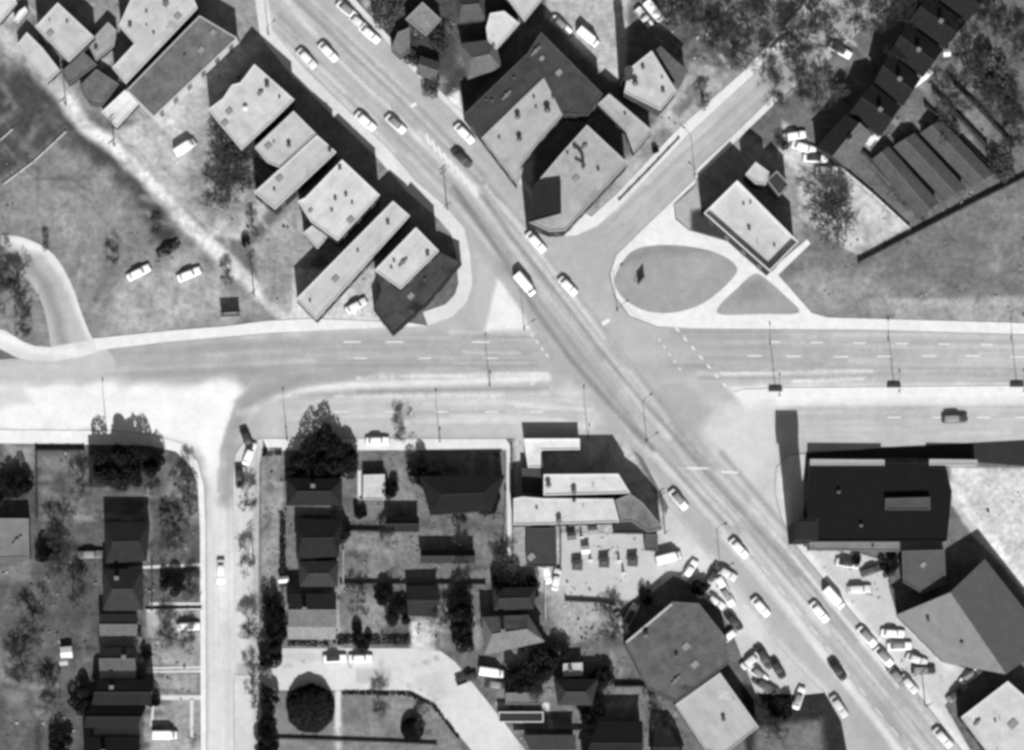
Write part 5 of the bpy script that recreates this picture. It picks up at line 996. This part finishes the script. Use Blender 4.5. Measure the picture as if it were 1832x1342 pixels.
for px, py, lb in ((205,262,'wooden utility pole on the rear lane by the small white roof'), (118,188,'wooden utility pole where the rear lane meets the dark field'), (455,530,'wooden utility pole on the rear lane near the boulevard'), (1655,1262,'wooden utility pole on the lower right forecourt edge'), (1445,985,'wooden utility pole left of the grey lean-to'),
    (800,376,'wooden utility pole at the shaded corner of the diagonal street'), (1190,955,'wooden utility pole in front of the dark booth'), (455,1010,'wooden utility pole on the right pavement of the vertical street')): pole(px, py, lb)
def wall_line(pts, h, v, label, name='boundary_wall', cat='wall', th=.3, posts=True, group=None):
    P = [W(x, y) for x, y in pts]; ox, oy = P[0]; r = empty(name, (ox, oy, 0), label=label, cat=cat, group=group); m = MB(); mp = MB(); n = 0
    for a, b in zip(P[:-1], P[1:]):
        L = math.dist(a, b); an = math.atan2(b[1]-a[1], b[0]-a[0]); m.box(((a[0]+b[0])/2-ox, (a[1]+b[1])/2-oy, h/2), (L, th, h), an)
        k = max(1, int(L/3.2))
        for j in range(k+1):
            if posts and n < 30 and not (j == 0 and n):
                t = j/k; q = MB(); q.box((a[0]+(b[0]-a[0])*t-ox, a[1]+(b[1]-a[1])*t-oy, (h+.12)/2), (th+.1, th+.1, h+.12), an); q.build('post', solid(v*.8, .1, 1, kind='fence_post'), r); n += 1
    m.build('panel', solid(v, .15, 1, kind='fence'), r)
for a in [
 ([(1536,470),(1632,420),(1740,364),(1845,312)], 1.35, 70, 'long dark boundary wall between the sheds and the field'), ([(1502,300),(1562,350),(1626,409)], 1.2, 225, 'white low wall along the right side of the pale parking lot'),
 ([(6,330),(60,290),(118,236)], .45, 205, 'pale fence crossing the rough ground at the far left'), ([(0,252),(22,232)], .45, 200, 'short pale fence at the far left edge of the field'),
 ([(427,76),(352,144),(276,212)], .8, 225, 'white kerb wall along the long dark stained roof'), ([(915,806),(915,890)], 1.4, 90, 'short dark fence beside the garden path by the corner shops'), ([(905,880),(903,960),(902,1040)], 1.4, 150, 'grey fence right of the middle gardens'),
 ([(66,806),(150,806)], 1.4, 60, 'dark hedge-like fence along the left boulevard garden'), ([(65,806),(66,925)], 1.4, 60, 'dark side fence of the left boulevard garden'), ([(610,1045),(868,1046)], 1.1, 80, 'dark fence across the middle gardens'), ([(614,985),(614,1045)], 1.1, 180, 'pale short fence left of the middle gardens'),
 ([(272,1008),(272,1092)], 1.1, 80, 'dark fence right of the dark hipped house'), ([(1012,1075),(1070,1078),(1100,1082)], 1.2, 90, 'dark wall along the lower edge of the kiosk forecourt'), ([(1003,955),(1003,1020)], 1.2, 110, 'grey wall on the left side of the kiosk forecourt'),
 ([(1100,1228),(1180,1228)], 1.4, 60, 'dark garden wall below the big dark hall'), ([(920,1306),(1060,1306)], 1.2, 70, 'dark wall below the white carport'), ([(620,950),(700,952)], 1.2, 80, 'dark fence below the bright square garage'),
 ([(470,1320),(590,1324),(700,1328),(780,1332)], .8, 80, 'low dark fence along the bottom of the cul-de-sac lawns'), ([(975,1042),(976,1110)], 1.2, 190, 'pale wall below the dark oblong roof'),
 ([(1640,255),(1700,330),(1760,395)][:2], 1.5, 60, 'dark fence between the second and third ribbed sheds'), ([(1668,160),(1720,215),(1765,262)], 1.6, 60, 'dark garden fence right of the sheds, nearest the terrace'), ([(1706,150),(1760,205),(1812,262)], 1.6, 60, 'dark garden fence crossing below the dark spreading tree'), ([(1530,262),(1560,290),(1650,392)], 1.8, 70, 'dark fence between the parking lot wall and the first ribbed shed'), ([(1750,120),(1832,215)], 1.6, 70, 'dark garden fence running into the right edge of the frame'), ([(1655,190),(1720,250),(1790,320)], 1.5, 60, 'dark fence behind the third ribbed shed'),
 ([(262,1092),(360,1090)], .7, 220, 'white low garden wall across the lawns of the vertical street'), ([(505,925),(505,1060)], 1.2, 90, 'dark fence between street row and the dark middle houses'), ([(1108,358),(1160,305),(1214,248)], .5, 110, 'low dark edging along the side street pavement')]:
    wall_line(*a, group='fences and walls')
def hedge(pts, wd, h, label):
    P = [W(x, y) for x, y in pts]; ox, oy = P[0]; rnd = random.Random(len(label)); m = MB()
    for a, b in zip(P[:-1], P[1:]):
        L = math.dist(a, b); an = math.atan2(b[1]-a[1], b[0]-a[0]); k = int(L*wd*16)
        for _ in range(min(k, 5200)):
            u = rnd.random()*L; v = rnd.uniform(-.5, .5)*wd*(.86+.14*math.sin(u*1.3)); z = h*(1-abs(v/wd*1.7)**3)*rnd.uniform(.55, 1.); s = rnd.uniform(.15, .3)
            x = a[0]-ox+u*math.cos(an)-v*math.sin(an); y = a[1]-oy+u*math.sin(an)+v*math.cos(an); t = rnd.random()*6.28; q = rnd.uniform(-.5, .5)
            c, n = math.cos(t)*s, math.sin(t)*s; m.add([(x-c, y-n, z), (x+n, y-c, z+q*s), (x+c, y+n, z+.1), (x-n, y+c, z-q*s)], [(0, 1, 2, 3)])
    o = m.build('hedge', M_EVER); o.location = (ox, oy, 0); tag(o, label, 'hedge')
hedge([(506,930),(506,1050)], 1.6, 1.6, 'dark hedge left of the dark middle houses'); hedge([(470,812),(505,812)], 1.2, 1.2, 'short hedge at the vertical street corner gardens')
hedge([(596,1147),(735,1147)], 1.8, 1.3, 'hedge along the cul-de-sac pavement'); hedge([(515,1150),(590,1152)], 1.4, 1.3, 'hedge below the pale porch by the cul-de-sac'); hedge([(1052,360),(1075,338)], 1.6, .8, 'small dark planting strip beside the five-sided corner roof')
hedge([(612,1240),(730,1242),(775,1262),(820,1320)], .8, .6, 'thin clipped hedge round the cul-de-sac lawn')
def billboard(px, py, wd, h, rz, label):
    x, y = W(px, py); r = empty('billboard', (x, y, 0), rz=rz, label=label, cat='billboard'); m = MB(); m.box((0, 0, h-1.3), (wd, .16, 2.6)); m.build('board', solid(70, .2, 1, kind='board'), r)
    for zz in (h+.05, h-2.66): m = MB(); m.box((0, 0, zz), (wd+.3, .3, .12)); m.build('frame', M_BARK, r)
    for q in (-wd*.4, wd*.4): m = MB(); m.box((q, .2, h/2-.1), (.18, .18, h-.3)); m.tube((q, .25, h-.6), (q, 1.7, 0), .07, n=5); m.build('post', M_BARK, r)
billboard(413, 566, 4.6, 3.6, .05, 'dark billboard on the verge by the rear lane end'); billboard(1147, 503, 2.4, 2.7, .9, 'small sign board standing in the oval lawn') 
def pipe():                     # bent flue on the five-sided roof
    r = empty('flue_pipe', (*W(1042, 300, 8), 7.8), label='curved dark flue pipe standing on the five-sided corner roof', cat='pipe'); m = MB(); pr = None
    pts = [(0, 0, 0), (.2, 0, 3.2), (.15, .3, 3.8), (-.5, .9, 4.3), (-1.4, 1.4, 4.5)]
    for a, b in zip(pts[:-1], pts[1:]): m.tube(a, b, .42, n=10)
    m.build('pipe', M_POLE, r); m = MB(); m.tube((0, 0, -.1), (0, 0, .2), .7, n=10); m.build('collar', M_POLE, r); m = MB(); m.box((-1.6, 1.5, 4.5), (.8, .9, .7), .5); m.build('cowl', M_POLE, r)
pipe()
def pumps():
    for px, py, lb in ((1056,1003,'petrol pump between the left and middle kiosks'), (1107,1004,'petrol pump between the middle and right kiosks'), (1115,1026,'petrol pump below the right kiosk'), (1040,962,'white petrol pump near the top of the kiosk forecourt')):
        x, y = W(px, py); r = empty('petrol_pump', (x, y, .12), label=lb, cat='petrol pump', group='petrol pumps'); m = MB(); m.box((0, 0, .08), (1.5, .8, .16)); m.build('plinth', M_PAVEB, r)
        m = MB(); m.box((0, 0, .9), (.6, .45, 1.5), taper=.85); m.build('cabinet', M_WHITE, r); m = MB(); m.tube((0, 0, 1.65), (0, 0, 2.0), .22, .2, 12); m.build('globe', M_LAMP, r)
M_PAVEB = solid(225, .05, 1, kind='kerbstone'); pumps()
for px, py, sx, sy, v, lb in ((120,1168,2.6,2.4,240,'small white garden shed in the far left garden'), (115,1184,1.8,1.6,180,'tiny pale hut beside the small white garden shed'), (205,1024,0,0,0,''), (1655,132,0,0,0,''), (508,1038,2.2,1.2,245,'white cold frame between the street evergreens'), (145,993,0,0,0,''), (1060,950,2.2,1.6,150,'grey crate shed near the forecourt wall'), (1047,985,1.8,1.6,244,'white crate box in the forecourt clutter'), (1022,960,2.0,1.6,110,'dark crate box in the forecourt clutter'), (1692,97,1.5,1.5,235,'white tank in the terrace back gardens')):
    if not sx: continue
    x, y = W(px, py); r = empty('garden_shed', (x, y, 0), rz=.1, label=lb, cat='shed'); m = MB(); m.box((0, 0, .95), (sx, sy, 1.9)); m.build('wall', solid(150, .1, 1, kind='siding'), r)
    m = MB(); m.add([(-sx/2-.15, -sy/2-.2, 1.86), (sx/2+.15, -sy/2-.2, 1.86), (sx/2+.15, 0, 2.4), (-sx/2-.15, 0, 2.4), (sx/2+.15, sy/2+.2, 1.86), (-sx/2-.15, sy/2+.2, 1.86)], [(0,1,2,3), (3,2,4,5)]); m.build('roof', solid(v, .08, 1, kind='tin'), r)
